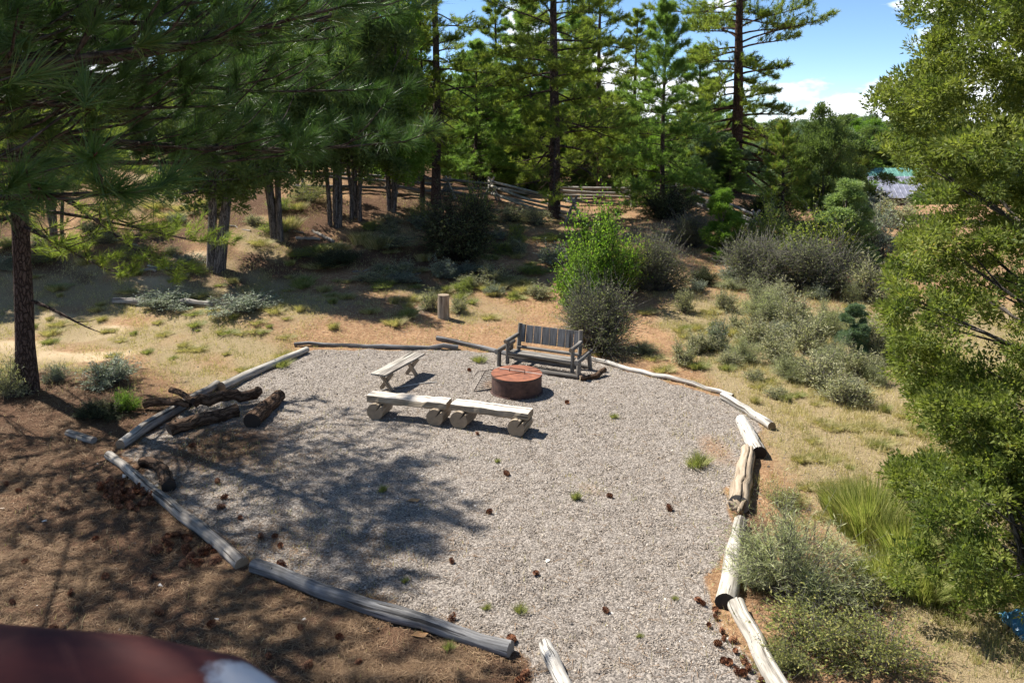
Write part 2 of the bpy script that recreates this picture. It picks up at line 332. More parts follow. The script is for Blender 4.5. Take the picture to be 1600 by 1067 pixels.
def link(name, me, parent=None):
    o = bpy.data.objects.new(name, me); COL.objects.link(o)
    if parent: o.parent = parent
    return o
def tag(o, label=None, cat=None, group=None, kind=None):
    if label: o['label'] = label
    if cat: o['category'] = cat
    if group: o['group'] = group
    if kind: o['kind'] = kind
    return o
def thing(name, label, cat, loc=(0, 0, 0), rz=0.0, group=None):
    o = bpy.data.objects.new(name, None); COL.objects.link(o); o.location = loc; o.rotation_euler = (0, 0, rz)
    o.empty_display_size = 0.2
    return tag(o, label, cat, group)
def copy_tree(o, loc=None, rz=None, scale=None, label=None, group=None):
    c = o.copy(); COL.objects.link(c)
    if loc is not None: c.location = loc
    if rz is not None: c.rotation_euler = (0, 0, rz)
    if scale is not None: c.scale = scale if isinstance(scale, (tuple, list)) else (scale,) * 3
    if label: c['label'] = label
    if group: c['group'] = group
    for ch in list(o.children):
        d = ch.copy(); COL.objects.link(d); d.parent = c
    return c
def tris(V3, tone, mats, name, parent=None, kind=None):      # V3 (n,3,3), tone (n)
    mb = MB(); n_ = len(V3)
    mb.add(V3.reshape(-1, 3), np.arange(n_ * 3).reshape(-1, 3), tone=np.repeat(tone, 3), smooth=False)
    o = mb.obj(name, mats, parent)
    if kind: o['kind'] = kind
    return o
def unit(v): return v / (np.linalg.norm(v, axis=-1, keepdims=True) + 1e-9)

# ------------------------------------------------------------------ ground
PAD_PX = [(168, 715), (230, 672), (345, 612), (480, 551), (600, 545), (715, 546), (790, 555), (915, 562), (1030, 592), (1145, 622), (1190, 668),
          (1180, 712), (1163, 760), (1156, 820), (1140, 890), (1130, 955), (1200, 1062), (1250, 1200), (1250, 1500), (700, 1500), (820, 1150), (800, 1025), (600, 960), (395, 893), (280, 808)]
PAD = np.array([list(atz(u, v))[:2] for u, v in PAD_PX])
def pad_sd(x, y):                       # signed distance, positive inside the gravel pad
    x = np.asarray(x, float); y = np.asarray(y, float); ins = np.zeros(x.shape, bool); dm = np.full(x.shape, 1e9)
    n_ = len(PAD)
    for i in range(n_):
        (x1, y1), (x2, y2) = PAD[i], PAD[(i + 1) % n_]
        c = ((y1 > y) != (y2 > y)) & (x < (x2 - x1) * (y - y1) / (y2 - y1 + 1e-12) + x1); ins ^= c
        t = np.clip(((x - x1) * (x2 - x1) + (y - y1) * (y2 - y1)) / ((x2 - x1) ** 2 + (y2 - y1) ** 2), 0, 1)
        dm = np.minimum(dm, np.hypot(x - x1 - t * (x2 - x1), y - y1 - t * (y2 - y1)))
    return np.where(ins, dm, -dm)
def blob(x, y, cx, cy, rx, ry): return np.exp(-(((x - cx) / rx) ** 2 + ((y - cy) / ry) ** 2))
def masks(x, y):
    sd_ = pad_sd(x, y); wv = wav(x, y, 0.5) * 0.18 + wav(x, y, 1.7) * 0.10
    grav = ss((sd_ + 0.10 + wv) / 0.35) * (1 - 0.75 * blob(x, y, -5.1, 13.3, 1.6, 1.6))
    far_grav = 0.45 * blob(x, y, -2.6, 22.3, 4.0, 2.2) + 0.35 * blob(x, y, 4.6, 13.0, 1.2, 3.5)
    grav = grav * (1 - .55 * ss((wav(x * 1.2, y, 0.33) - .72) / .5) - .5 * blob(x, y, -2.4, 10.2, 1.3, .6) - .6 * blob(x, y, 3.5, 13.2, .6, 1.4))
    grav = np.maximum(grav, far_grav * (0.5 + wv * 2))
    litter = np.clip(ss((-x - 2.0) / 1.5 + 0) * ss((16.2 - y) / 2.5) + 0.9 * blob(x, y, -9.5, 15.5, 2.2, 1.8) + 1.0 * ss((y - 23) / 4 + .25 * wav(x, y, .3)) * ss((4 - x) / 5 + .3 * wav(x, y, .25)) * np.clip(.48 + .45 * wav(x, y, .22) + .35 * wav(x, y, .7), 0, 1), 0, 1) 
    litter = np.maximum(litter, 0.8 * ss((0.4 - np.abs(sd_ + 0.15)) / 0.4) * ss((x - 2.4) / 1) * ss((12 - y) / 2))
    litter = np.maximum(litter, 0.75 * blob(x, y, 12, 44, 5, 5)); litter = np.maximum(litter, ss((1.2 - x) / 1.0) * ss((11 - y) / 1.5))
    sand = 0.9 * ss((-x - 7.5) / 3) * ss((y - 16.5) / 1.5) * (0.42 + wav(x, y * 1.8, 0.3) * 0.6) * ss((28 - y) / 3)
    sd2_ = ss((-x - 2.0) / 1.5)
    grass = ss((x - 3.6) / 1.5) * ss((26 - y) / 6) * 0.9 + 0.7 * ss((-x - 4.5) / 2) * ss((y - 15.0) / 2) * ss((27 - y) / 4) * (.75 + .5 * wav(x, y, .45)) + 0.6 * ss((y - 20) / 2) * ss((42 - y) / 8) * ss((9 - x) / 5) * np.clip(.5 + .6 * wav(x, y, .3), 0, 1)
    return grav, np.clip(litter, 0, 1) * (1 - grav), np.clip(sand, 0, 1), np.clip(grass, 0, 1) * (1 - grav)
m, n, l, b = mat('ground_soil')
ob = n.new('ShaderNodeTexCoord').outputs['Object']
n1 = noise(n, l, ob, 1.3, 6, 0.65); n2 = noise(n, l, ob, 14, 6, 0.7); n3 = noise(n, l, ob, 60, 4, 0.7)
soil = ramp(n, [(0.30, (0.17, 0.10, 0.06)), (0.5, (0.33, 0.20, 0.115)), (0.7, (0.50, 0.36, 0.22))]); l.new(n2, soil.inputs[0])
soil2 = ramp(n, [(0.35, (0.75, 0.72, 0.68)), (0.7, (1.1, 1.08, 1.02))]); l.new(n1, soil2.inputs[0])
c = mixc(n, l, 1.0, soil.outputs[0], soil2.outputs[0], 'MULTIPLY')
def thr(atn, lo=0.35, hi=0.65, k=0.5, nz=None):
    a = attr(n, atn).outputs['Fac']; q = n.new('ShaderNodeMath'); q.operation = 'MULTIPLY_ADD'; q.inputs[1].default_value = k; l.new(nz or n2, q.inputs[0]); l.new(a, q.inputs[2])
    r_ = ramp(n, [(lo + k / 2, (0, 0, 0)), (hi + k / 2, (1, 1, 1))]); r_.color_ramp.elements[0].position = min(1, lo + k / 2); r_.color_ramp.elements[1].position = min(1, hi + k / 2); l.new(q.outputs[0], r_.inputs[0]); return r_.outputs[0]
sandc = ramp(n, [(0.3, (0.40, 0.29, 0.17)), (0.7, (0.60, 0.47, 0.31))]); l.new(n2, sandc.inputs[0])
c = mixc(n, l, thr('sand', 0.3, 0.5, 0.4, n1), c, sandc.outputs[0])
grc = ramp(n, [(0.3, (0.13, 0.105, 0.055)), (0.5, (0.28, 0.215, 0.12)), (0.75, (0.46, 0.36, 0.22))]); l.new(n3, grc.inputs[0])
c = mixc(n, l, thr('grass', 0.25, 0.6, 0.5), c, grc.outputs[0])
lic = ramp(n, [(0.3, (0.045, 0.027, 0.018)), (0.5, (0.11, 0.062, 0.038)), (0.72, (0.24, 0.145, 0.088))]); l.new(n3, lic.inputs[0])
c = mixc(n, l, thr('litter', 0.2, 0.55, 0.5), c, lic.outputs[0])
vo = n.new('ShaderNodeTexVoronoi'); vo.inputs['Scale'].default_value = 52; l.new(ob, vo.inputs['Vector'])
grv = ramp(n, [(0.0, (0.10, 0.086, 0.074)), (0.5, (0.24, 0.208, 0.18)), (1.0, (0.42, 0.37, 0.32))])
sv = n.new('ShaderNodeSeparateColor'); l.new(vo.outputs['Color'], sv.inputs[0]); l.new(sv.outputs[0], grv.inputs[0])
gm = thr('gravel', 0.35, 0.55, 0.3)
c = mixc(n, l, gm, c, grv.outputs[0])
far = attr(n, 'farw').outputs['Fac']; c = mixc(n, l, far, c, (0.075, 0.095, 0.045))
l.new(c, b.inputs['Base Color']); b.inputs['Roughness'].default_value = 0.95; b.inputs['Specular IOR Level'].default_value = 0.1
nb = bump(n, l, n2, 0.7, 0.05, None); nb2 = bump(n, l, n3, 0.6, 0.012, None, nb); bump(n, l, vo.outputs['Distance'], 0.5, -0.012, b, nb2)
M['soil'] = m
def axis(lo, hi, near_lo, near_hi, step, growth):
    a = list(np.arange(near_lo, near_hi, step)); s_ = step; v = near_hi
    while v < hi: a.append(v); s_ *= growth; v += s_
    a.append(hi); s_ = step; v = near_lo - step; pre = []
    while v > lo: pre.append(v); s_ *= growth; v -= s_
    pre.append(lo); return np.array(pre[::-1] + a)
gx = axis(-4000, 4000, -12, 12, 0.11, 1.09); gy = axis(-300, 8000, 6, 27, 0.11, 1.055)
X, Y = np.meshgrid(gx, gy); Z = hz(X, Y)
g_, li_, sa_, gr_ = masks(X, Y)
Z = Z + (0.006 * _r.randn(*Z.shape) * (1 + li_)) * (np.abs(X) < 16) * (Y < 40) + 0.03 * li_ * (wav(X, Y, 1.1) * 0.5) * (Y < 24)
nx, ny = len(gx), len(gy); ii = np.arange(ny - 1)[:, None] * nx; jj = np.arange(nx - 1)[None]
F = np.stack([ii + jj, ii + jj + 1, ii + nx + jj + 1, ii + nx + jj], -1).reshape(-1, 4)
mb = MB(); mb.add(np.stack([X, Y, Z], -1).reshape(-1, 3), F)
ground = mb.obj('ground', 'soil'); ground['kind'] = 'structure'
for nm, arr in (('gravel', g_), ('litter', li_), ('sand', sa_), ('grass', gr_), ('farw', ss((Y - 60) / 60))):
    a = ground.data.attributes.new(nm, 'FLOAT', 'POINT'); a.data.foreach_set('value', arr.astype(np.float32).ravel())

# ---- gravel: a layer of small loose stones
rs = np.random.RandomState(11)
def inview(x, y, mg=60):
    z = hz(x, y) - H_CAM; dpt = y * cp - z * sp; up = y * sp + z * cp
    u = 800 + FPX * x / dpt; v = V0 - FPX * up / dpt
    return (dpt > 0.5) & (u > -mg) & (u < 1600 + mg) & (v < 1067 + mg * 2) & (v > -50)
def octa(C, size, rng, flat=0.6):
    n_ = len(C); base = np.array([[1, 0, 0], [-1, 0, 0], [0, 1, 0], [0, -1, 0], [0, 0, 1], [0, 0, -1]], float)
    fc = np.array([[0, 2, 4], [2, 1, 4], [1, 3, 4], [3, 0, 4], [2, 0, 5], [1, 2, 5], [3, 1, 5], [0, 3, 5]])
    P = base[None] * (1 + rng.uniform(-.35, .35, (n_, 6, 1))) + rng.uniform(-.25, .25, (n_, 6, 3))
    P = P * np.stack([size * rng.uniform(.8, 1.5, n_), size * rng.uniform(.7, 1.1, n_), size * flat * rng.uniform(.7, 1.2, n_)], -1)[:, None]
    a = rng.uniform(0, 6.28, n_); ca, sa = np.cos(a)[:, None], np.sin(a)[:, None]; ti = rng.uniform(-.5, .5, n_)[:, None]
    x = P[..., 0]; y = P[..., 1]; z = P[..., 2]
    x, z = x * np.cos(ti) - z * np.sin(ti), x * np.sin(ti) + z * np.cos(ti)
    P = np.stack([x * ca - y * sa, x * sa + y * ca, z], -1) + C[:, None]
    return P, fc
xs = rs.uniform(-9.5, 7.5, 700000); ys = 7.6 + 17 * rs.uniform(0, 1, 700000) ** 1.25
gm_, lm_, _, gs_ = masks(xs, ys); dens = gm_ * np.clip(1.3 - (ys - 8) / 14, .25, 1) * 0.62 + 0.012 * lm_ + 0.02 * gs_
k = (rs.uniform(0, 1, len(xs)) < dens) & inview(xs, ys); xs, ys = xs[k], ys[k]
print('gravel', len(xs))
size = np.clip(rs.lognormal(-4.9, 0.36, len(xs)), .004, .024) * (1 + (ys - 8) / 40)
C = np.stack([xs, ys, hz(xs, ys) + size * 0.12], -1); P, fc = octa(C, size, rs, 0.75)
mb = MB(); tn = np.clip(rs.beta(2, 2.2, len(C)) + .10 * wav(xs, ys, .22) + .05 * wav(xs, ys, .9), 0, 1)
P = P[:, :5]; fc = fc[:4]
mb.add(P.reshape(-1, 3), (fc[None] + np.arange(len(C))[:, None, None] * 5).reshape(-1, 3), tone=np.repeat(tn, 5), smooth=False)
o = mb.obj('gravel', 'stone'); tag(o, 'grey and beige crushed gravel covering the fire pit clearing', 'gravel', kind='stuff')

# ---- grass and fallen needles
def blades(x, y, hgt, wid, rng, lean=0.6, seg=1):
    n_ = len(x); z = hz(x, y); a = rng.uniform(0, 6.28, n_); ln = rng.uniform(0.1, lean, n_)
    base = np.stack([x, y, z - 0.005], -1); sid = np.stack([-np.sin(a), np.cos(a), 0 * a], -1) * (wid / 2)[:, None]
    tip = base + np.stack([np.cos(a) * ln * hgt, np.sin(a) * ln * hgt, hgt * np.sqrt(np.maximum(.05, 1 - ln ** 2))], -1)
    return np.stack([base - sid, base + sid, tip], 1)
xs = rs.uniform(-20, 22, 4000000); ys = 7.5 + 27 * rs.uniform(0, 1, 4000000) ** 1.2; k = inview(xs, ys) & (rs.uniform(0, 1, 4000000) < .75); xs, ys = xs[k], ys[k]
gm_, lm_, sm_, gs_ = masks(xs, ys); cl = np.clip(wav(xs, ys, 0.9) * .5 + wav(xs * 1.3, ys, 2.7) * .35 + .15, 0.0, 1)
dens = (gs_ * 1.0 * (cl + .12) + 0.006 * gm_ + 0.5 * (1 - gm_) * cl * (1 - lm_) + 0.03 * lm_ * cl) * np.clip(1.3 - ys / 34, .25, 1) * (1 - 0.8 * np.clip(sm_, 0, 1))
k = (rs.uniform(0, 1, len(xs)) < dens) & inview(xs, ys); xs, ys = xs[k], ys[k]
print('grass', len(xs))
hg = rs.uniform(.03, .12, len(xs)) * (1 + 0.6 * ss((xs - 4) / 2)); tone = np.clip(rs.beta(3, 1.6, len(xs)) - 0.30 * np.clip(wav(xs, ys, .35), 0, 1), 0, 1)
tag(tris(blades(xs, ys, hg, rs.uniform(.004, .008, len(xs)) * (1 + ys / 25), rs, .95), tone, 'drygrass', 'dry_grass', kind='stuff'),
    'short dry yellow grass over the slopes around the gravel', 'grass')
xs = rs.uniform(-22, 6, 2600000); ys = 7.5 + 30 * rs.uniform(0, 1, 2600000) ** 1.5; k = inview(xs, ys); xs, ys = xs[k], ys[k]
gm_, lm_, sm_, gs_ = masks(xs, ys); k = (rs.uniform(0, 1, len(xs)) < lm_ * 0.55 * np.clip(wav(xs, ys, .8) * .5 + .55, .12, 1) * np.clip(1.5 - ys / 20, .25, 1) + 0.008) & inview(xs, ys); xs, ys = xs[k], ys[k]
print('litter', len(xs)); n_ = len(xs)
a = rs.uniform(0, 6.28, n_); ln = rs.uniform(.08, .2, n_); wd = rs.uniform(.0022, .0042, n_)
dv = np.stack([np.cos(a) * ln, np.sin(a) * ln], -1); z0 = hz(xs, ys) + rs.uniform(.003, .03, n_)
p0 = np.stack([xs, ys, z0], -1); x2, y2 = xs + dv[:, 0], ys + dv[:, 1]; p1 = np.stack([x2, y2, hz(x2, y2) + rs.uniform(.004, .035, n_)], -1)
sd2 = np.stack([-np.sin(a), np.cos(a), rs.uniform(-.5, .5, n_)], -1) * wd[:, None]
tag(tris(np.stack([p0 - sd2, p0 + sd2, p1], 1), rs.beta(1.6, 2.2, n_), 'litter', 'needle_litter', kind='stuff'), 'brown fallen pine needles matted on the shaded ground', 'pine needles')

# ------------------------------------------------------------------ foliage generators
def needles(C, D, k, L, wd, rng, spread=0.75, back=0.16, droop=0.0):
    C = np.asarray(C); D = unit(np.asarray(D)); n_ = len(C)
    Cn = np.repeat(C, k, 0); Dn = np.repeat(D, k, 0); m_ = len(Cn)
    t = rng.uniform(0, 1, m_); st = Cn - Dn * (t * back)[:, None]
    R = unit(rng.randn(m_, 3)); d = unit(Dn * (1.15 - 0.55 * t)[:, None] * rng.uniform(.4, 1.3, m_)[:, None] + R * spread); d[:, 2] -= droop; d = unit(d)
    ln = L * rng.uniform(.7, 1.1, m_); s_ = unit(np.cross(d, rng.randn(m_, 3))) * wd / 2
    tone = np.clip(np.repeat(rng.beta(2, 2, n_), k) * .6 + rng.uniform(0, .4, m_), 0, 1)
    return np.stack([st - s_, st + s_, st + d * ln[:, None]], 1), tone
def pine(rng, H, r0, cb, R, nb, prof, tsub=7, per=3, dead=6, up=0.25, trunk_mi=0, lean=0.0, sides=12, azf=None, tw=0.30, lowdroop=0.35, hp=1.0, rel=.15):
    mb = MB(); C = []; D = []; ph = rng.uniform(0, 6)
    hs = np.linspace(0, H, 14); tp = np.stack([lean * hs + 0.05 * np.sin(hs * .5 + ph), 0.05 * np.cos(hs * .45 + ph) - .05 * np.cos(ph), hs], -1); tp[:, 0] -= tp[0, 0]
    tr = r0 * (1 - hs / H) ** 0.75 + 0.012; tr[0] *= 1.3; tp[0, 2] = -0.25
    mb.tube(tp, tr, sides, wob=.05, rng=rng)
    az = rng.uniform(0, 6)
    for i in range(nb + dead):
        isdead = i >= nb
        t = cb + (1 - cb) * ((i + rng.uniform(0, 1)) / nb) ** hp * .985 if not isdead else rng.uniform(cb * .5, cb * 1.15)
        az += 2.4 + rng.uniform(-.4, .4)
        if azf is not None and not isdead: az = azf(rng, i)
        h = t * H; b0 = np.array([np.interp(h, hs, tp[:, 0]), np.interp(h, hs, tp[:, 1]), h]); q = (t - cb) / (1 - cb) if t > cb else 0
        Ln = R * prof(max(0, q)) * rng.uniform(.7 - (rel - .15), 1.12 + .2 * (rel - .15)) * (0.55 if isdead else 1)
        if Ln < .15: Ln = .15
        el = (-lowdroop * (1 - q) + up + .75 * q ** 2) + rng.uniform(-rel, rel)
        o = np.array([math.cos(az), math.sin(az), 0]); pts = []; p = b0.copy(); m_ = 7
        side = np.array([-o[1], o[0], 0]); bend = rng.uniform(-.25, .25)
        for s_ in range(m_):
            pts.append(p.copy()); e = el - .25 * math.sin(s_ / m_ * 3.1) + .35 * (s_ / m_) ** 2
            p = p + (o * math.cos(e) + np.array([0, 0, math.sin(e)]) + side * bend * s_ / m_) * Ln / (m_ - 1)
        pts = np.array(pts); rr_ = max(.012, min(.3 * np.interp(h, hs, tr), .02 * Ln + .012))
        mb.tube(pts, rr_ * (1 - np.linspace(0, .85, m_)), 5)
        nsub = int(tsub * (0.6 + Ln / R)) if not isdead else 3
        for s_ in range(nsub):
            f = 0.28 + .72 * (s_ + rng.uniform(0, 1)) / nsub; f = min(f, .99)
            k_ = f * (m_ - 1); j = int(k_); bp = pts[j] + (pts[min(j + 1, m_ - 1)] - pts[j]) * (k_ - j); ax = unit(pts[min(j + 1, m_ - 1)] - pts[max(j - 1, 0)])
            sg = 1 if s_ % 2 else -1; sl = Ln * tw * (1.15 - f) * rng.uniform(.7, 1.3) + .12
            sdv = unit(ax * .8 + side * sg * rng.uniform(.5 if rel < .2 else .3, 1.1) + np.array([0, 0, rng.uniform(-.1, .95)]))
            e1 = bp + sdv * sl * .55; e2 = bp + sdv * sl + np.array([0, 0, .12 * sl])
            mb.tube([bp, e1, e2], [rr_ * .35 * (1.1 - f) + .005, rr_ * .2 * (1.1 - f) + .004, .003], 4)
            if isdead: continue
            for t_ in np.linspace(.35, 1, per): C.append(bp + (e2 - bp) * t_ + rng.randn(3) * .05 * sl); D.append(unit(sdv + rng.randn(3) * .45 + np.array([0, 0, .4])))
        if not isdead:
            C.append(pts[-1]); D.append(unit(pts[-1] - pts[-2])); C.append(pts[-2]); D.append(unit(pts[-1] - pts[-2]))
    C.append(tp[-1]); D.append(np.array([0, 0, 1.])); return mb, np.array(C), np.array(D)

def sprigs(C, D, k, rad, ln, wd, rng):
    n_ = len(C); Cn = np.repeat(C, k, 0); Dn = np.repeat(D, k, 0); m_ = len(Cn)
    R = unit(rng.randn(m_, 3)); rr = rad * rng.uniform(0, 1, m_) ** .45 if np.isscalar(rad) else np.repeat(rad, k) * rng.uniform(0, 1, m_) ** .45
    pos = Cn + R * rr[:, None] * np.array([1, 1, .8]); d = unit(R * 1.1 + Dn * .35 + np.array([0, 0, .3]) + rng.randn(m_, 3) * .3)
    s_ = unit(np.cross(d, rng.randn(m_, 3))) * (wd * rng.uniform(.6, 1.3, m_))[:, None] / 2; L = (ln * rng.uniform(.6, 1.3, m_))[:, None]
    V = np.stack([pos - s_, pos + s_, pos + d * L], 1)
    tone = np.clip(np.repeat(rng.beta(2, 2, n_), k) * .6 + rng.uniform(0, .42, m_), 0, 1)
    return V, tone
def juniper(rng, H, R, env, nclump, k, crad, ln, wd, ntr=3, base=0.12, r0=.14, nlimb=26, lean=(0, 0), shell=.42, lobes=0, lobr=.5, keep=None):
    mb = MB(); C = []; D = []
    top = []
    for t in range(ntr):
        a = t * 6.28 / ntr + rng.uniform(-.5, .5); hh = H * rng.uniform(.6, .85) if t else H * .9
        rr_ = r0 * (1 if t == 0 else rng.uniform(.55, .85)); hs = np.linspace(0, 1, 8); sp_ = (0.06 + .16 * hs ** 1.2) * R * (1 if ntr > 1 else .2)
        P = np.stack([np.cos(a + hs * .6) * sp_ + lean[0] * hs * H, np.sin(a + hs * .6) * sp_ + lean[1] * hs * H, hs * hh - .15], -1) + rng.randn(8, 3) * .03
        mb.tube(P, rr_ * (1 - hs * .85) + .008, 9, wob=.12, rng=rng); top.append((P, rr_))
    for c in range(nclump):
        for _ in range(40):
            z = rng.uniform(base, 1); a = rng.uniform(0, 6.28); rmax = env(z, a); f = rng.uniform(0, 1) ** shell
            if rng.uniform(0, 1) < rmax: break
        C.append([math.cos(a) * f * rmax * R + lean[0] * z * H, math.sin(a) * f * rmax * R + lean[1] * z * H, z * H]); D.append([math.cos(a) * f, math.sin(a) * f, .4])
    C = np.array(C); D = np.array(D)
    if lobes:
        lc = C[:lobes]; ld = D[:lobes]; q = rng.randint(0, lobes, nclump); R2 = unit(rng.randn(nclump, 3) + ld[q] * .9 + np.array([0, 0, .35]))
        C2 = lc[q] + R2 * (lobr * rng.uniform(.35, 1.0, nclump) ** .5)[:, None] * np.array([1, 1, .85]); D = R2; C = C2
        if keep is not None: q = keep(C); C = C[q]; D = D[q]
    for i in rng.choice(len(C), min(nlimb, len(C)), replace=False):
        P, rr_ = top[rng.randint(len(top))]; c = C[i]; k_ = min(6, max(2 if base < .15 else 3, int(7 * (c[2] / H) * .85))); b0 = P[k_]
        m1 = b0 + (c - b0) * .5 + np.array([0, 0, -.04 * H]) + rng.randn(3) * .05; mb.tube([b0, m1, c], [rr_ * .32, rr_ * .2, .008], 5)
        for j in range(3): e = c + rng.randn(3) * crad; mb.tube([m1 + (c - m1) * rng.uniform(.2, .9), e], [rr_ * .1, .004], 3)
    V, tone = sprigs(C, D, k, crad * rng.uniform(.6, 1.35, len(C)), ln, wd, rng); return mb, V, tone

# ------------------------------------------------------------------ trees
def R_(s): return np.random.RandomState(s)
def mk_tree(name, label, cat, loc, mb, V, tone, bk, lf, rz=0, group=None):
    t = thing(name, label, cat, loc, rz, group); mb.obj('trunk', bk, t); c = tris(V, tone, lf, 'crown', t); return t
pf_cone = lambda q: (1 - q) ** .8 * (.75 + .5 * min(1, q * 5) * .5) + .06
pf_round = lambda q: max(.12, math.sqrt(max(0, 1 - (q * 1.02) ** 2.2)) * (.8 + .2 * math.sin(q * 20)))
pf_old = lambda q: max(.15, (1 - q ** 2.0) * (.72 + .28 * math.sin(q * 13 + 1)))

# near pine beside the deck; trunk stands out of the picture, its boughs reach in
rng = R_(3)
mb, C, D = pine(rng, 13.0, .24, .405, 5.5, 84, lambda q: (1 - q) ** .55 + .05, tsub=12, per=2, dead=2, up=.14, azf=lambda r, i: r.uniform(-.75, 1.25) if i % 6 else r.uniform(0, 6.28), tw=.34, lowdroop=-.02, hp=1.6)
V, tone = needles(C, D, 140, .225, .0052, rng, .6, .12, .03)
print('near pine tufts', len(C), len(V))
near_loc = (-6.2, 4.6, gz(-6.2, 4.6))
near = mk_tree('pine_tree', 'dark long-needled pine boughs close by, hanging over the upper left beside the deck', 'pine tree', near_loc, mb, V, tone, 'twig', 'needle_near')
C = (C + unit(D) * .015)[3::5]; bm = MB(); P, fc = octa(C, np.full(len(C), .0075), rng, 1.9); bm.add(P.reshape(-1, 3), (fc[None] + np.arange(len(C))[:, None, None] * 6).reshape(-1, 3)); tag(bm.obj('buds', 'bud', near), kind='stuff')

# left pine with bare trunk in view
rng = R_(8); p = at(42, 612)
mb, C, D = pine(rng, 12.2, .17, .26, 4.35, 68, pf_round, tsub=10, per=4, dead=1, up=.12, lean=.0, tw=.33)
V, tone = needles(C, D, 34, .22, .009, rng, .7, .16)
print('left pine', len(V))
mk_tree('pine_tree', 'pine with tall bare dark trunk standing by the sagebrush mound', 'pine tree', p, mb, V, tone, 'bark', 'needle')
# pine outside the picture whose shade falls on the left foreground
rng = R_(9)
mb, C, D = pine(rng, 13.0, .22, .47, 5.1, 64, pf_round, tsub=9, per=4, dead=2, up=.15)
V, tone = needles(C, D, 20, .24, .016, rng, .7, .18)
shadepine = mk_tree('pine_tree', 'pine whose high crown shades the litter-covered ground, its trunk out of view', 'pine tree', (-9.5, 10.4, gz(-9.5, 10.4)), mb, V, tone, 'bark', 'needle')

def midpine(seed, H, r0, cb, R, nb, prof, k, lf, name, label, uv, tsub=8, dead=9, up=.2, bk='bark', w_=.024, per=4, L=.24, **kw):
    rng = R_(seed); kw.setdefault('tw', .4); mb, C, D = pine(rng, H, r0, cb, R, nb, prof, tsub=tsub, per=per, dead=dead, up=up, rel=.38, **kw)
    V, tone = needles(C, D, k, L, w_, rng, .85, .22); print(name, len(C), len(V))
    return mk_tree(name, label, 'pine tree', at(*uv), mb, V, tone, bk, lf)
pineA = midpine(21, 15.5, .24, .16, 4.1, 92, pf_round, 23, 'needle', 'pine_tree', 'tall straight dark-trunked pine in front of the collapsed rail fence', (865, 341), dead=16, tsub=10)
pineB = midpine(22, 12.8, .15, .19, 3.4, 74, pf_cone, 23, 'needle', 'pine_tree', 'slimmer pine just behind the tall one, before the rail fence', (936, 312), dead=10)
pineC = midpine(23, 9.3, .11, .07, 3.1, 88, pf_cone, 22, 'needle_young', 'pine_tree', 'young bright green cone-shaped pine between the slim pine and the old spreading pine', (1035, 335), dead=3, up=.25)
pineD = midpine(24, 17.5, .36, .12, 7.6, 84, pf_old, 22, 'needle', 'pine_tree', 'old thick-trunked ponderosa with wide spreading limbs against blue sky', (1147, 301), tsub=15, dead=14, up=.12, bk='barkred', w_=.03, tw=.36, L=.28)
pineE = midpine(25, 15.5, .2, .27, 4.4, 54, pf_round, 19, 'needle', 'pine_tree', 'tall dark pine rising behind the large dark round bush', (681, 322), dead=16, tsub=10)
rng = R_(26); mb, C, D = pine(rng, 4.1, .06, .12, 1.25, 60, lambda q: (1 - q) ** .6 + .1, tsub=8, per=3, dead=0, up=.5)
V, tone = needles(C, D, 14, .16, .016, rng, .6, .15); mk_tree('small_pine_tree', 'small yellow-green conical pine by the dark thicket, browning at its foot', 'pine tree', at(1222, 352), mb, V, tone, 'bark', 'needle_yellow')
copy_tree(pineB, at(660, 316), 1.9, (.6, .6, .85), 'thin second pine trunk standing left of the tall dark pine')

# right foreground juniper
rng = R_(31)
JLOC = np.array([9.35, 10.8, gz(9.35, 10.8)])
def keepR(C):                            # the crown's ragged outer edge
    P = C + JLOC; z = P[:, 2] - H_CAM; dp = P[:, 1] * cp - z * sp; u = 800 + FPX * P[:, 0] / dp; v = V0 - FPX * (P[:, 1] * sp + z * cp) / dp
    bd = np.interp(v, [-50, 60, 110, 150, 230, 262, 330, 380, 450, 560, 640, 720, 760], [1388, 1388, 1375, 1345, 1352, 1408, 1415, 1388, 1352, 1362, 1405, 1475, 1560])
    return u > bd + 22
def envR(z, a):
    e = .62 + .43 * math.sin(min(1, z * 1.25) * math.pi * .62) + .10 * math.sin(5 * a + z * 9) + .08 * math.sin(11 * z + 2 * a)
    return min(1, e * (1.0 if z > .14 else .8))
mb, V, tone = juniper(rng, 9.6, 4.25, envR, 6200, 112, .18, .062, .034, 4, .1, .22, 130, shell=.27, lobes=600, lobr=.56, keep=keepR)
print('right juniper', len(V))
jr = mk_tree('juniper_tree', 'huge dense green juniper filling the right side of the view', 'juniper tree', (9.35, 10.8, gz(9.35, 10.8)), mb, V, tone, 'jbark', 'juniper')
# lower juniper in front of it
rng = R_(32); mb, V, tone = juniper(rng, 2.4, 1.55, lambda z, a: max(.2, math.sin(min(1, z * 1.1 + .12) * math.pi) * 1.0 + .12 * math.sin(4 * a)), 900, 105, .14, .052, .03, 3, .08, .07, 50, lobes=110, lobr=.36)
mk_tree('small_juniper_tree', 'low spreading juniper below the huge juniper, above the green reedy grass', 'juniper tree', (6.15, 8.9, gz(6.15, 8.9)), mb, V, tone, 'jbark', 'juniper')

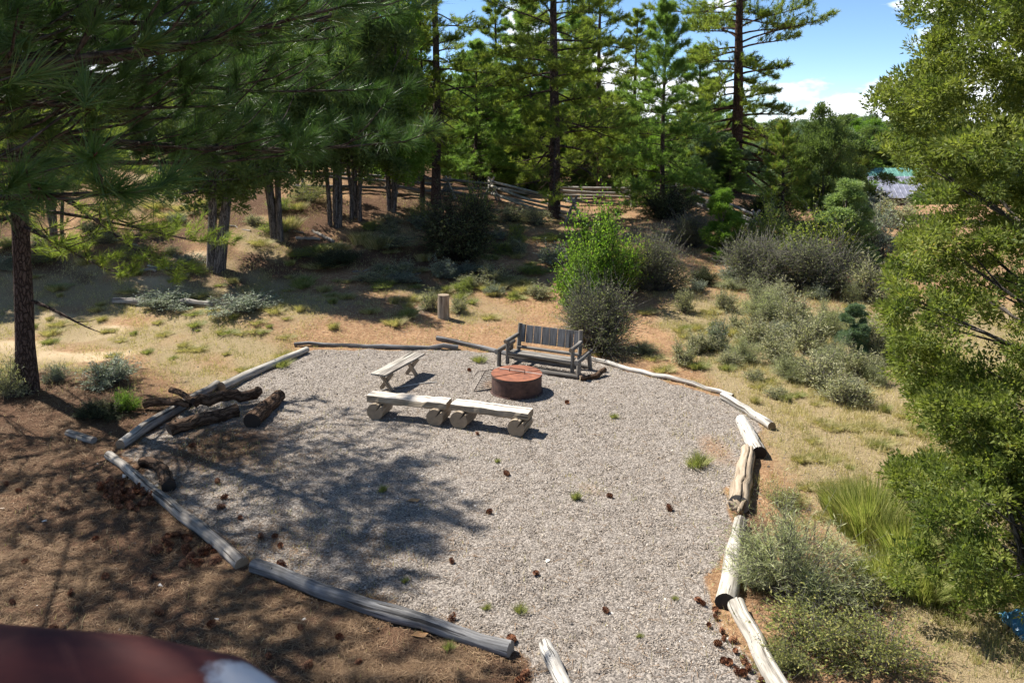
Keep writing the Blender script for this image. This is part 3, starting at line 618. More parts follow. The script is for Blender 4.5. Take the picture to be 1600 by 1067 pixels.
# mid-distance junipers
def jenv(z, a): return max(.15, math.sin(min(1, z * .95 + .12) * math.pi) ** .7 * (.85 + .15 * math.sin(3 * a + 4 * z)))
def jcone(z, a): return max(.08, (1.02 - z) ** .75 * (.9 + .1 * math.sin(4 * a)))
protoJ = {}
rng = R_(41); mb, V, tone = juniper(rng, 9.5, 2.6, lambda z, a: jenv(z, a) * (.75 + .25 * math.sin(9 * z + 2 * a)), 700, 85, .3, .14, .06, 4, .2, .105, 50, lobes=120, lobr=.6)
j1 = mk_tree('juniper_tree', 'tall shaggy juniper with three grey trunks under the dark boughs', 'juniper tree', at(524, 352), mb, V, tone, 'jbark', 'juniper_far')
mats_swap = {}
def withleaf(t, lf):
    for ch in t.children:
        if ch.name.startswith('crown'):
            ch.material_slots[0].link = 'OBJECT'; ch.material_slots[0].material = M[lf]
    return t
rng = R_(42); mb, V, tone = juniper(rng, 9.6, 1.6, lambda z, a: max(.2, (1.05 - z) ** .45 * (.75 + .25 * math.sin(12 * z + 3 * a))), 620, 85, .28, .14, .06, 2, .16, .13, 50, lobes=100, lobr=.55)
j2 = mk_tree('juniper_tree', 'bright green tall juniper between the dark boughs and the tall dark pine', 'juniper tree', at(612, 330), mb, V, tone, 'jbark', 'juniper_bright')
rng = R_(43); mb, V, tone = juniper(rng, 5.0, 2.3, jenv, 560, 80, .27, .13, .06, 3, .08, .12, 30, lobes=70, lobr=.6)
j3 = mk_tree('juniper_tree', 'dark rounded juniper thicket behind the small yellow-green pine', 'juniper tree', at(1284, 352), mb, V, tone, 'jbark', 'juniper_far'); j3.scale = (.66, .66, .95)
rng = R_(44); mb, V, tone = juniper(rng, 4.0, 1.25, jcone, 320, 80, .18, .11, .045, 1, .03, .08, 20, lobes=60, lobr=.3)
j4 = mk_tree('small_juniper_tree', 'light blue-green conical juniper at the edge of the brush, before the metal roof', 'juniper tree', at(1318, 412), mb, V, tone, 'jbark', 'juniper_pale'); j4.scale = (1.0, 1.0, .74)
rng = R_(45); mb, V, tone = juniper(rng, 9.0, 2.3, lambda z, a: jenv(z, a) * (.75 + .25 * math.sin(8 * z + 3 * a)), 560, 85, .3, .14, .06, 2, .24, .19, 40, lean=(.06, 0), lobes=90, lobr=.6)
j5 = mk_tree('juniper_tree', 'thick-stemmed leaning juniper in the shade behind the lit grassy slope', 'juniper tree', at(338, 424), mb, V, tone, 'jbark', 'juniper_far')
withleaf(copy_tree(j5, at(434, 374), 2.6, (.8, .8, .95), 'grey-trunked juniper between the shaded slope and the three-trunk juniper'), 'juniper_far')
for (u, v, s_, rz, lf, lab) in [
    (556, 342, 1.05, 2.0, 'juniper_far', 'juniper with forked grey trunk right of the three-trunk juniper'),
    (90, 385, .9, 5.0, 'juniper_far', 'dark juniper standing behind the bare-trunked pine'),
    (-60, 400, .95, .4, 'juniper_far', 'dark juniper at the far edge of the sandy slope')]:
    withleaf(copy_tree(j1, at(u, v), rz, s_, lab), lf)
withleaf(copy_tree(j4, at(1333, 560), 1.2, (.42, .42, .33), 'knee-high green juniper sapling amid grey sagebrush'), 'juniper_blue')
withleaf(copy_tree(j4, at(1129, 402), 2.2, (.75, .75, .62), 'small green juniper sapling beside the dark fence rails'), 'juniper_bright')
withleaf(copy_tree(j3, at(802, 287), 1.2, (.33, .33, .42), 'round vivid green shrub beyond the rail fence'), 'gleaf')

for (pr, u, y, rz, s_, lab) in [
    (pineC, 628, 40, .7, 1.15, 'light pine filling the gap between bright juniper and tall dark pine'),
    (pineB, 775, 52, 2.1, .95, 'pine just left of the tall straight pine, well beyond the fence'),
    (pineC, 900, 52, 1.1, 1.2, 'light green pine between the tall straight pine and the slim pine'),
    (pineB, 992, 60, 5.2, 1.0, 'pine between the slim pine and the young cone-shaped pine, farther back'),
    (pineC, 742, 46, 4.4, .9, 'young pine beyond the fence, right of the tall dark pine'),
    (pineC, 826, 50, 3.1, 1.25, 'light green pine close behind the tall straight pine'),
    (pineC, 1092, 56, 2.6, 1.05, 'light green pine just left of the old ponderosa, farther back'),
    (pineC, 1185, 66, 5.5, .6, 'short light green pine right of the old ponderosa, farther back')]:
    x = (u - 800) / FPX * y; copy_tree(pr, (x, y, gz(x, y)), rz, (s_ * 1.25, s_ * 1.25, s_), lab)
for (u, y, s_, rz, lab) in [(30, 40, 1.1, .4, 'dark low juniper behind the sandy clearing at the picture edge'), (130, 43, 1.0, 1.4, 'dark low juniper behind the sandy clearing, beyond the bare trunk'), (215, 39, .9, 2.4, 'dark low juniper at the back of the sandy clearing'),
    (300, 42, 1.2, 3.4, 'dark low juniper in the far shade left of the thick-stemmed juniper'), (395, 41, 1.1, 4.4, 'dark low juniper in the far shade between two grey trunks'), (480, 44, 1.2, 5.4, 'dark low juniper behind the three-trunk juniper'), (570, 46, 1.1, .9, 'dark low juniper behind the pale rail fence')]:
    x = (u - 800) / FPX * y; withleaf(copy_tree(j3, (x, y, gz(x, y)), rz, s_, lab), 'juniper_far')
# the wood beyond the fence
rr = random.Random(4)
WOOD = 'trees of the wood beyond the rail fence'
protos = [j3, j4, pineC, j2, j3, j3]
nfar = 0
def where(u):
    for k_, s_ in ((300, 'behind the sandy clearing'), (520, 'behind the grey juniper trunks'), (660, 'left of the tall dark pine'), (760, 'right of the tall dark pine'), (865, 'left of the tall straight pine'), (935, 'left of the slim pine'),
                   (1035, 'left of the young cone-shaped pine'), (1147, 'left of the old ponderosa'), (1225, 'left of the small yellow-green pine'), (1310, 'behind the dark juniper thicket'), (1470, 'around the metal roofs')):
        if u < k_: return s_
    return 'behind the huge juniper'
while nfar < 175:
    y = 44 + 130 * rr.random() ** 1.5; u = rr.uniform(-60, 1660); x = (u - 800) / FPX * y
    if nfar % 12 == 5 and nfar < 170: u = rr.uniform(1290, 1470); y = rr.uniform(108, 165); x = (u - 800) / FPX * y; forced = 1
    else: forced = 0
    if 1310 < u < 1450 and y < 105: continue
    if u > 1180 and y < 55: continue
    pr = protos[nfar % len(protos)]; z = gz(x, y)
    topv = rr.uniform(180, 236) if nfar % 4 else rr.uniform(90, 190)
    if u > 1130: topv = rr.uniform(174, 204) if forced else rr.uniform(185, 228)
    if 1150 < u < 1330 and y < 62: continue
    zt = H_CAM - (topv - 190) / FPX * y; h = zt - z
    if h < 2.0 or h > 14: continue
    h0 = {j3: 5.0, j4: 4.0 , pineC: 9.3, j2: 10.5}[pr]; s_ = h / h0
    wide = rr.uniform(1.0, 1.5) * s_
    lf = rr.choice(['juniper_far', 'juniper_blue', 'juniper_far', 'juniper_bright']) if pr is not pineC else 'needle_young'
    t = copy_tree(pr, (x, y, z), rr.uniform(0, 6.28), (wide, wide, s_),
                  ('tall' if h > 6 else 'low') + (' close' if y < 60 else ' farther' if y < 90 else ' distant') + {'juniper_far': ' dark green juniper', 'juniper_blue': ' blue-green juniper', 'juniper_bright': ' bright green juniper', 'needle_young': ' light green pine'}[lf] + ' in the wood ' + where(u),
                  WOOD + ', ' + {'juniper_far': 'dark', 'juniper_blue': 'blue-green', 'juniper_bright': 'bright', 'needle_young': 'pines'}[lf])
    withleaf(t, lf); nfar += 1

# ------------------------------------------------------------------ shrubs
def shrub(rng, ns, nl, h, r, leafl, leafw, up=1.0, sprd=1.0, fine=3, curve=.3, stemr=.006, lo=.1, fill=0.0):
    mb = MB(); LP = []; LD = []; lob = rng.uniform(0, 6)
    for i in range(ns):
        a = rng.uniform(0, 6.28); q = rng.uniform(0, 1) ** .5 * sprd; L = rng.uniform(.65, 1.05)
        L *= (.5 if i % 3 == 0 else 1)
        L *= .78 + .28 * math.sin(3 * a + lob) * q + .2 * math.sin(5 * a + 2 * lob + 3 * q); q *= .85 + .25 * math.sin(2 * a + lob * 3)
        e = np.array([math.cos(a) * q * r * (1.1 if i % 3 else .95), math.sin(a) * q * r * (1.1 if i % 3 else .95), h * L * math.sqrt(max(.08, 1 - min(1, q * .9) ** 2))])
        b0 = np.array([math.cos(a) * r * .4 * q, math.sin(a) * r * .4 * q, -.03]); m_ = b0 + (e - b0) * .5 + np.array([0, 0, curve * h * .2]) + rng.randn(3) * .04 * r
        mb.tube([b0, m_, e], [stemr, stemr * .7, stemr * .25], 3)
        for j in range(fine):
            f = rng.uniform(.35, .9); p0 = m_ + (e - m_) * f; e2 = p0 + (e - b0) * rng.uniform(.12, .38) + rng.randn(3) * .2 * r * np.array([1, 1, up])
            mb.tube([p0, e2], [stemr * .45, stemr * .2], 3)
            for t in rng.uniform(0, 1, max(1, nl // (fine + 1))): LP.append(p0 + (e2 - p0) * t); LD.append(e2 - p0)
        for t in rng.uniform(lo, 1, max(1, nl // (fine + 1))):
            LP.append((b0 + (m_ - b0) * t * 2) if t < .5 else (m_ + (e - m_) * (t - .5) * 2)); LD.append(e - m_)
    LP = np.array(LP); LD = unit(np.array(LD)); n_ = len(LP)
    d = unit(LD * .7 + rng.randn(n_, 3) * .6); s_ = unit(np.cross(d, rng.randn(n_, 3))) * (leafw * rng.uniform(.6, 1.3, n_))[:, None] / 2; Ln = (leafl * rng.uniform(.6, 1.3, n_))[:, None]
    mid = LP + d * Ln * .55; tip = LP + d * Ln
    V = np.concatenate([np.stack([LP, mid - s_, mid + s_], 1), np.stack([tip, mid + s_, mid - s_], 1)], 0); t = rng.uniform(0, 1, n_)
    return mb, V, np.concatenate([t, t])
SP = {}
def proto_shrub(key, seed, stem, lf, *a, **k):
    mb, V, t = shrub(R_(seed), *a, **k); sm = mb.build_mesh('stems', stem)
    b_ = MB(); b_.add(V.reshape(-1, 3), np.arange(len(V) * 3).reshape(-1, 3), tone=np.repeat(t, 3), smooth=False)
    SP[key] = (sm, b_.build_mesh('foliage', lf)); print('shrub', key, len(V))
# unit shrubs: radius .5, height 1
proto_shrub('sage', 51, 'gtwig', 'sage', 150, 26, 1.0, .5, .075, .018, stemr=.009)
proto_shrub('bluesage', 52, 'gtwig', 'bluesage', 150, 30, 1.0, .5, .07, .02, stemr=.009)
proto_shrub('twiggy', 53, 'gtwig', 'olive', 400, 30, 1.0, .5, .028, .013, fine=6, stemr=.006)
proto_shrub('darkbush', 54, 'twig', 'dkleaf', 380, 42, 1.0, .5, .03, .015, fine=5, stemr=.006)
proto_shrub('leafy', 55, 'twig', 'gleaf', 190, 56, 1.0, .5, .034, .022, fine=5, stemr=.006, lo=.3)
proto_shrub('yellow', 56, 'gtwig', 'yleaf', 150, 44, 1.0, .5, .038, .017, fine=4, stemr=.006)
proto_shrub('rabbit', 57, 'gtwig', 'rabbit', 420, 30, 1.0, .5, .062, .0055, fine=3, stemr=.004, curve=.5)
M['wleaf'] = leaf('weed_leaves', [(0, (0.12, 0.14, 0.04)), (0.6, (0.23, 0.25, 0.07)), (1, (0.42, 0.38, 0.13))], 0.35, 0.6)
proto_shrub('weeds', 58, 'gtwig', 'wleaf', 200, 20, 1.0, .5, .045, .018, fine=3, stemr=.004, sprd=1.1)
# clumps of blades
def clump(seed, nb, lf, key, wd=.012):
    rng = R_(seed); a = rng.uniform(0, 6.28, nb); q = rng.uniform(0, 1, nb) ** .7; b0 = np.stack([np.cos(a) * q * (.35 + .12 * np.sin(3 * a + seed)), np.sin(a) * q * (.35 + .12 * np.sin(2 * a + seed)), 0 * a - .02], -1)
    h = rng.uniform(.5, 1, nb); d = np.stack([np.cos(a) * q * .3 + rng.randn(nb) * .12, np.sin(a) * q * .3 + rng.randn(nb) * .12, np.ones(nb)], -1); m_ = b0 + d * h[:, None] * .55
    tip = m_ + (d * np.array([1.9, 1.9, .8])) * h[:, None] * .45; s_ = np.stack([-np.sin(a + 1), np.cos(a + 1), 0 * a], -1) * wd / 2
    V = np.concatenate([np.stack([b0 - s_, b0 + s_, m_ + s_], 1), np.stack([b0 - s_, m_ + s_, m_ - s_], 1), np.stack([m_ - s_, m_ + s_, tip], 1)], 0); t = np.tile(rng.uniform(0, 1, nb), 3)
    b_ = MB(); b_.add(V.reshape(-1, 3), np.arange(len(V) * 3).reshape(-1, 3), tone=np.repeat(t, 3), smooth=False); SP[key] = (None, b_.build_mesh('blades', lf))
clump(61, 1500, 'reed', 'reed'); clump(62, 500, 'drygrass', 'tuft', .016); clump(63, 420, 'reed', 'greentuft', .016); SP['greentuft'][1].materials[0] = leaf('olive_grass_blades', [(0, (0.14, 0.17, 0.05)), (0.6, (0.26, 0.28, 0.10)), (1, (0.42, 0.38, 0.18))], 0.3, 0.6)
def place(key, name, cat, label, u, v, wpx, hpx, group=None, rz=None, loc=None):
    p = loc if loc is not None else at(u, v); d = p.y; wd = wpx / FPX * d; hh = hpx / FPX * d * 1.02
    p = Vector((p.x, p.y + wd * .35, 0)); p.z = gz(p.x, p.y)
    rz = rr.uniform(0, 6.28) if rz is None else rz
    sm, fm = SP[key]
    if sm is None:
        o = link(name, fm); o.location = p; o.rotation_euler = (0, 0, rz); o.scale = (wd, wd, hh); return tag(o, label, cat, group)
    t = thing(name, label, cat, p, rz, group); t.scale = (wd, wd, hh); link('stems', sm, t); link('foliage', fm, t); return t
SH = [
 ('darkbush', 'bush', 'bush', 'large dark round bush in deep shade at the foot of the slope', 712, 418, 150, 100),
 ('yellow', 'bush', 'bush', 'thin yellow-green bush sticking up behind the large dark round bush', 742, 372, 60, 88),
 ('yellow', 'bush', 'bush', 'small yellowish bush at the pine feet left of the large dark bush', 662, 352, 44, 40),
 ('leafy', 'bush', 'bush', 'vivid green leafy bush rising behind the backed glider bench', 940, 480, 112, 152),
 ('leafy', 'bush', 'bush', 'lower vivid green leafy bush shoulder to shoulder with the tallest leafy bush', 905, 500, 80, 110),
 ('twiggy', 'bush', 'bush', 'dense grey-green twiggy bush right behind the backed glider bench', 938, 556, 135, 108),
 ('yellow', 'bush', 'bush', 'yellow-green spindly bush atop the grey twiggy bush, right of the leafy one', 990, 455, 70, 75),
 ('twiggy', 'bush', 'bush', 'grey twiggy bush right of the vivid green leafy bush', 1028, 462, 92, 90),
 ('twiggy', 'bush', 'bush', 'silvery twiggy bush left of its twin in the mid slope brush', 1190, 455, 118, 76),
 ('twiggy', 'bush', 'bush', 'wide dark twiggy bush before the conical juniper', 1288, 466, 140, 82),
 ('darkbush', 'bush', 'bush', 'dark low bush under the young cone-shaped pine', 1050, 348, 92, 52),
 ('twiggy', 'bush', 'bush', 'dull grey bush below the dark fallen fence rails', 1082, 392, 66, 55),
 ('darkbush', 'bush', 'bush', 'dark low brush under the old ponderosa', 1205, 350, 90, 45),
 ('yellow', 'bush', 'bush', 'yellow-green bush right of the green juniper sapling', 1158, 404, 80, 66),
 ('yellow', 'bush', 'bush', 'yellow-green bush below the small conical pine', 1203, 404, 76, 84),
 ('yellow', 'bush', 'bush', 'yellow-green bush left of the light conical juniper', 1246, 414, 84, 78),
 ('yellow', 'bush', 'bush', 'broad yellow-green bush around the foot of the light conical juniper', 1290, 430, 120, 92),
 ('bluesage', 'bush', 'bush', 'silvery blue-green bush beside the huge juniper, under the metal roof', 1375, 412, 84, 88),
 ('sage', 'bush', 'bush', 'grey brush at the edge of the huge juniper', 1370, 480, 80, 70),
 ('bluesage', 'bush', 'bush', 'blue-green brush straight below the purple-grey metal roof', 1362, 342, 74, 36),
 ('sage', 'bush', 'bush', 'grey-green brush right below the metal roof, meeting the huge juniper', 1412, 360, 84, 48),
 ('yellow', 'bush', 'bush', 'yellowish brush between the conical juniper and the silvery blue-green bush', 1345, 378, 70, 50),
 ('yellow', 'bush', 'bush', 'spindly yellow-green brush at the right shoulder of the vivid leafy bush', 975, 470, 90, 100),
 ('darkbush', 'bush', 'bush', 'low dark green bush under the silvery twiggy brush', 1102, 448, 46, 26),
 ('rabbit', 'rabbitbrush', 'shrub', 'large pale green rabbitbrush beside the lower border log', 1262, 965, 205, 142),
 ('rabbit', 'rabbitbrush', 'shrub', 'smaller pale rabbitbrush leaning on the large one by the border log', 1192, 930, 76, 72),
 ('weeds', 'weed_patch', 'weeds', 'yellow-green leafy weeds in front of the large rabbitbrush', 1290, 1052, 190, 90),
 ('weeds', 'weed_patch', 'weeds', 'leafy weeds at the bottom edge beyond the lowest border log', 1400, 1075, 170, 95),
 ('weeds', 'weed_patch', 'weeds', 'yellow weeds between the lowest border log and the rabbitbrush', 1238, 1062, 90, 55),
 ('weeds', 'weed_patch', 'weeds', 'yellowish weeds climbing beside the rabbitbrush toward the reedy grass', 1352, 965, 130, 60),
 ('weeds', 'weed_patch', 'weeds', 'small yellow weeds by the broken end of the thick cracked log', 1232, 800, 70, 32),
 ('bluesage', 'sagebrush', 'sagebrush', 'low grey-green sagebrush right of the bare pine trunk', 158, 606, 92, 40),
 ('bluesage', 'sagebrush', 'sagebrush', 'small sagebrush touching the bare pine trunk', 82, 600, 34, 30),
 ('leafy', 'sagebrush', 'sagebrush', 'green tuft of brush on the needle mound near the grey border log', 190, 650, 42, 34),
 ('darkbush', 'sagebrush', 'sagebrush', 'dark low brush in shade on the needle mound', 142, 662, 70, 28),
 ('sage', 'sagebrush', 'sagebrush', 'sagebrush cut off by the picture edge at the needle mound', 4, 628, 60, 60),
 ('bluesage', 'sagebrush', 'sagebrush', 'shaded grey sagebrush along the old fallen trunk', 245, 492, 90, 28),
 ('bluesage', 'sagebrush', 'sagebrush', 'low shaded sagebrush at the end of the lit grassy slope', 372, 500, 100, 28),
 ('bluesage', 'sagebrush', 'sagebrush', 'grey sagebrush tuft at the foot of the large dark bush', 690, 440, 50, 30),
 ('sage', 'sagebrush', 'sagebrush', 'grassy sagebrush tuft right of the large dark bush', 770, 450, 56, 32),
 ('sage', 'sagebrush', 'sagebrush', 'sagebrush growing against the upright cut post', 672, 490, 38, 34),
 ('sage', 'sagebrush', 'sagebrush', 'sagebrush on the right flank of the upright cut post', 716, 492, 36, 26),
 ('sage', 'sagebrush', 'sagebrush', 'pale sagebrush in the sun between cut post and vivid bush', 840, 470, 44, 22),
 ('bluesage', 'sagebrush', 'sagebrush', 'grey sagebrush patch in shade left of the vivid leafy bush', 868, 420, 66, 34),
 ('sage', 'sagebrush', 'sagebrush', 'low olive brush on the lit bank below the fallen fence rails', 800, 350, 60, 24),
 ('sage', 'sagebrush', 'sagebrush', 'olive brush at the root of the tall straight pine', 836, 356, 50, 28),
 ('sage', 'sagebrush', 'sagebrush', 'round sagebrush on bare orange soil, nearest the grey twiggy bush', 1073, 492, 34, 40),
 ('sage', 'sagebrush', 'sagebrush', 'brownish sagebrush on orange soil below the low dark bush', 1136, 490, 42, 34),
 ('bluesage', 'sagebrush', 'sagebrush', 'round blue-grey sagebrush in the middle of the orange soil', 1126, 548, 40, 50),
 ('sage', 'sagebrush', 'sagebrush', 'brown-grey sagebrush left of the round blue-grey one', 1092, 556, 46, 34),
 ('sage', 'sagebrush', 'sagebrush', 'grassy pale sagebrush just above the long thin white log', 1070, 574, 50, 38),
]
for s_ in SH: place(s_[0], s_[1], s_[2], s_[3], *s_[4:8])
pale = [(1200, 505, 80, 55), (1250, 520, 70, 52), (1190, 545, 70, 40), (1170, 572, 56, 38), (1222, 572, 74, 48), (1275, 560, 80, 56), (1240, 600, 60, 40), (1290, 612, 90, 52), (1330, 640, 80, 50), (1310, 585, 66, 44), (1345, 600, 66, 50), (1375, 560, 70, 60), (1300, 530, 70, 50), (1155, 520, 40, 26), (1225, 480, 60, 36), (1350, 540, 60, 50)]
PL = ['first pale sagebrush, left end of the thick patch, on orange soil', 'tall pale sagebrush at the top of the thick patch', 'grey-green spiky brush low on the left of the thick patch', 'small pale sagebrush at the lower left tip of the thick patch', 'wide pale sagebrush in the left middle of the thick patch', 'broad sagebrush in the middle of the thick patch', 'spiky pale brush in the lower middle of the thick patch', 'broad pale sagebrush along the lower edge of the thick patch', 'lowest pale sagebrush of the thick patch, facing the open ground', 'spiky brush left of the huge juniper and below the sapling', 'pale sagebrush squeezed between sapling and huge juniper', "tall sagebrush touching the huge juniper's left edge", 'spiky pale brush left of the green sapling', 'small brownish sagebrush between the round blue-grey one and the thick patch', 'low pale sagebrush below the silvery twiggy bush', "pale sagebrush just right of the green sapling's top"]
for i, q in enumerate(pale): place('sage' if i % 3 else 'rabbit', 'sagebrush', 'sagebrush', PL[i], *q, group='sagebrush in the thick pale patch')
for i in range(46):
    u = rr.uniform(985, 1400); v = rr.uniform(440, 640); p_ = at(u, v)
    if pad_sd(p_.x, p_.y) > -.9 or (1000 < u < 1180 and 470 < v < 560 and i % 3): continue
    place(rr.choice(['sage', 'rabbit', 'sage', 'bluesage']), 'sagebrush', 'sagebrush', 'small scrubby sagebrush scattered over the orange slope right of the glider bench', u, v, rr.uniform(24, 64), rr.uniform(14, 36), group='small sagebrush scattered on the right slope')
for i in range(26):
    u = rr.uniform(560, 880); v = rr.uniform(345, 470)
    place(rr.choice(['sage', 'bluesage', 'yellow']), 'sagebrush', 'sagebrush', 'low scrubby bush scattered on the bank left of the vivid leafy bush', u, v, rr.uniform(24, 60), rr.uniform(10, 24), group='low scrub on the bank')
for i in range(44):
    u = rr.uniform(-20, 640); v = rr.uniform(318, 440)
    if abs(u - 693) < 60: continue
    k_ = rr.choice(['sage', 'bluesage', 'yellow', 'tuft', 'tuft', 'darkbush', 'weeds'])
    place(k_, 'undergrowth_bush' if k_ != 'tuft' else 'grass_tuft', 'bush' if k_ != 'tuft' else 'grass', 'low undergrowth on the shaded bank below the left-hand junipers', u, v, rr.uniform(24, 84), rr.uniform(10, 28), group='undergrowth on the shaded bank')
# reeds and tufts
for i, (u, v, w_, h_) in enumerate([(1375, 860, 110, 120), (1330, 820, 80, 70), (1430, 900, 110, 110), (1460, 950, 90, 60), (1400, 930, 100, 70)]):
    place('reed', 'tall_grass_clump', 'grass clump', ['tall bright green grass clump at the left foot of the low spreading juniper', 'short bright grass clump uphill of the taller grass clumps', 'tall green grass clump right under the low spreading juniper', 'lowest green grass clump, nearest the blue tarp', 'green grass clump beside the yellowish weeds'][i], u, v, w_, h_, group='tall green grass clumps by the low juniper')
for i in range(75):
    u = rr.uniform(1160, 1500); v = rr.uniform(650, 880)
    if u < 1230 and v > 690: continue
    place('tuft' if i % 4 else 'greentuft', 'grass_tuft', 'grass', 'small grass tuft on the dry open ground right of the gravel', u, v, rr.uniform(12, 44), rr.uniform(5, 15), group='grass tufts on the dry open ground at right')
for i in range(60):
    u = rr.uniform(40, 450); v = rr.uniform(430, 590)
    place('tuft' if i % 3 else 'greentuft', 'grass_tuft', 'grass', 'small grass tuft on the lit slope behind the log pile', u, v, rr.uniform(10, 40), rr.uniform(4, 13), group='grass tufts on the lit slope at left')
for i in range(60):
    u = rr.uniform(440, 860); v = rr.uniform(385, 520)
    place('tuft' if i % 3 else 'greentuft', 'grass_tuft', 'grass', 'small grass tuft on the shaded slope around the cut post', u, v, rr.uniform(14, 44), rr.uniform(5, 16), group='grass tufts on the shaded slope')
for i in range(70):
    u = rr.uniform(930, 1400); v = rr.uniform(480, 660)
    if pad_sd(at(u, v).x, at(u, v).y) > -.2: continue
    place('tuft' if i % 3 else 'greentuft', 'grass_tuft', 'grass', 'small grass tuft amid the orange soil above the long white log', u, v, rr.uniform(14, 44), rr.uniform(6, 18), group='grass tufts above the long white log')
for i, (u, v, w_, h_) in enumerate([(1000, 258 + 740, 12, 8), (1093, 733, 44, 22), (900, 783, 18, 16), (777, 724, 10, 8), (760, 955, 16, 9), (812, 960, 26, 12), (700, 1020, 22, 18), (632, 912, 14, 10), (597, 770, 16, 12), (748, 568, 26, 12), (960, 655, 16, 8), (1055, 940, 12, 8)]):
    place('greentuft', 'weed_sprig', 'weed', 'small green weed sprouting through the gravel', u, v, w_, h_, group='green weeds in the gravel')

# ------------------------------------------------------------------ border logs and firewood
def crooked(rng, P, amp, m_=9):
    P = [np.array(p_) for p_ in P]; d = [0]
    for a_, b_ in zip(P[:-1], P[1:]): d.append(d[-1] + np.linalg.norm(b_ - a_))
    t = np.linspace(0, d[-1], m_); out = np.stack([np.interp(t, d, [p_[k_] for p_ in P]) for k_ in range(3)], -1)
    out[1:-1] += rng.randn(m_ - 2, 3) * amp; return out
def ground_log(label, px, dia, mt, seed, cap='endgrey', taper=(1, 1), amp=.008, lift=0.0, sink=.24, name='border_log', cat='log', groove=None, group=None, nsides=16, m_=9, lifts=None, knots=3, pts=None):
    rng = R_(seed); P = [np.array(at(u, v)) for u, v in px] if pts is None else [np.array(q) for q in pts]
    r = dia / 2; org = P[0].copy(); o_ = Vector(org)
    for k_, q in enumerate(P): q[2] = gz(q[0], q[1]) + r * (1 - sink) + (lifts[k_] if lifts else lift)
    Q = crooked(rng, P, amp, m_) - org
    rad = r * np.linspace(taper[0], taper[1], m_) * (1 + rng.randn(m_) * .035)
    mb = MB(); mb.tube(Q, rad, nsides, 0, 1, groove=groove, wob=.055, rng=rng)
    for _ in range(knots):
        k_ = rng.randint(1, m_ - 1); a = rng.uniform(.2, 2.9); d = unit(np.array([math.cos(a), -abs(math.sin(a)) * .4, math.sin(a)])); c = Q[k_]
        mb.tube([c + d * rad[k_] * .7, c + d * rad[k_] * 1.12], [r * .22, r * .12], 6, 0, 1)
    o = mb.obj(name, [mt, cap]); o.location = o_; return tag(o, label, cat, group)
ground_log('long grey split log sloping down from the pine cone heap', [(170, 716), (280, 806), (378, 888)], .16, 'grey', 101, cap='end', taper=(.85, 1.1), groove=(1.2, .12, .45))
ground_log('dark bluish-grey cracked log along the near edge of the gravel', [(397, 892), (520, 938), (640, 975), (798, 1024)], .175, 'darkgrey', 102, taper=(1, .95), groove=(1.5, .08, .35), m_=11)
ground_log('white spotted log end cut off by the bottom of the picture', [(852, 1016), (905, 1130)], .16, 'white', 103)
ground_log('lowest pale cracked border log beside the weeds', [(1150, 955), (1178, 1010), (1235, 1120)], .19, 'pale', 104, groove=(1.4, .1, .4))
ground_log('curved pale grey log hidden partly by the rabbitbrush', [(1157, 822), (1146, 880), (1134, 952)], .21, 'pale', 105, cap='enddark', taper=(.8, 1.1))
ground_log('thick tan cracked log with a splintered broken end', [(1168, 712), (1160, 760), (1154, 800)], .27, 'tan', 106, taper=(.8, 1.1), groove=(1.3, .12, .5), knots=1)
ground_log('short thick white log with dark cut end above the tan cracked log', [(1158, 664), (1172, 690), (1186, 717)], .235, 'white', 107, cap='enddark', groove=(1.7, .05, .25))
ground_log('short white log between the long thin white log and the thick white one', [(1130, 624), (1170, 648), (1206, 672)], .165, 'white', 108, cap='end')
ground_log('long thin white border log leading away from the glider bench', [(916, 561), (985, 580), (1060, 597), (1145, 622)], .115, 'white', 109, taper=(1, .8), m_=13, amp=.014)
ground_log('straight dark bluish pole running behind the glider bench', [(683, 531), (740, 543), (796, 556)], .12, 'darkgrey', 110)
ground_log('long crooked grey pole at the far side of the gravel', [(460, 541), (520, 541), (600, 545), (716, 546)], .13, 'darkgrey', 111, m_=12, amp=.02, taper=(.7, 1))
ground_log('pale tapering log between the far grey pole and the log pile', [(346, 611), (410, 580), (480, 551)], .20, 'pale', 112, cap='end', taper=(1.1, .75))
ground_log('grey knotty log running under the brown log pile', [(188, 702), (262, 652), (300, 630), (340, 606)], .20, 'grey', 113, cap='end', taper=(1, .9), m_=10, amp=.015)
ground_log('short grey log stub alone on the needle litter', [(106, 680), (147, 693)], .13, 'grey', 114, m_=5, name='log_stub')
# splintered piece at the broken end
rng = R_(120); c = at(1156, 806); mb = MB()
for k_ in range(7):
    a = rng.uniform(0, 6.28); d = np.array([math.cos(a) * .16, math.sin(a) * .16, rng.uniform(.0, .14)]); mb.tube([[0, 0, .06], d * .5 + [0, 0, .1], d + [0, 0, .06]], [.05, .035, .008], 6, 0, 0, wob=.15, rng=rng)
o = mb.obj('splintered_wood', ['tan']); o.location = c; tag(o, 'splintered pale wood chunk at the broken end of the tan cracked log', 'wood chunk')
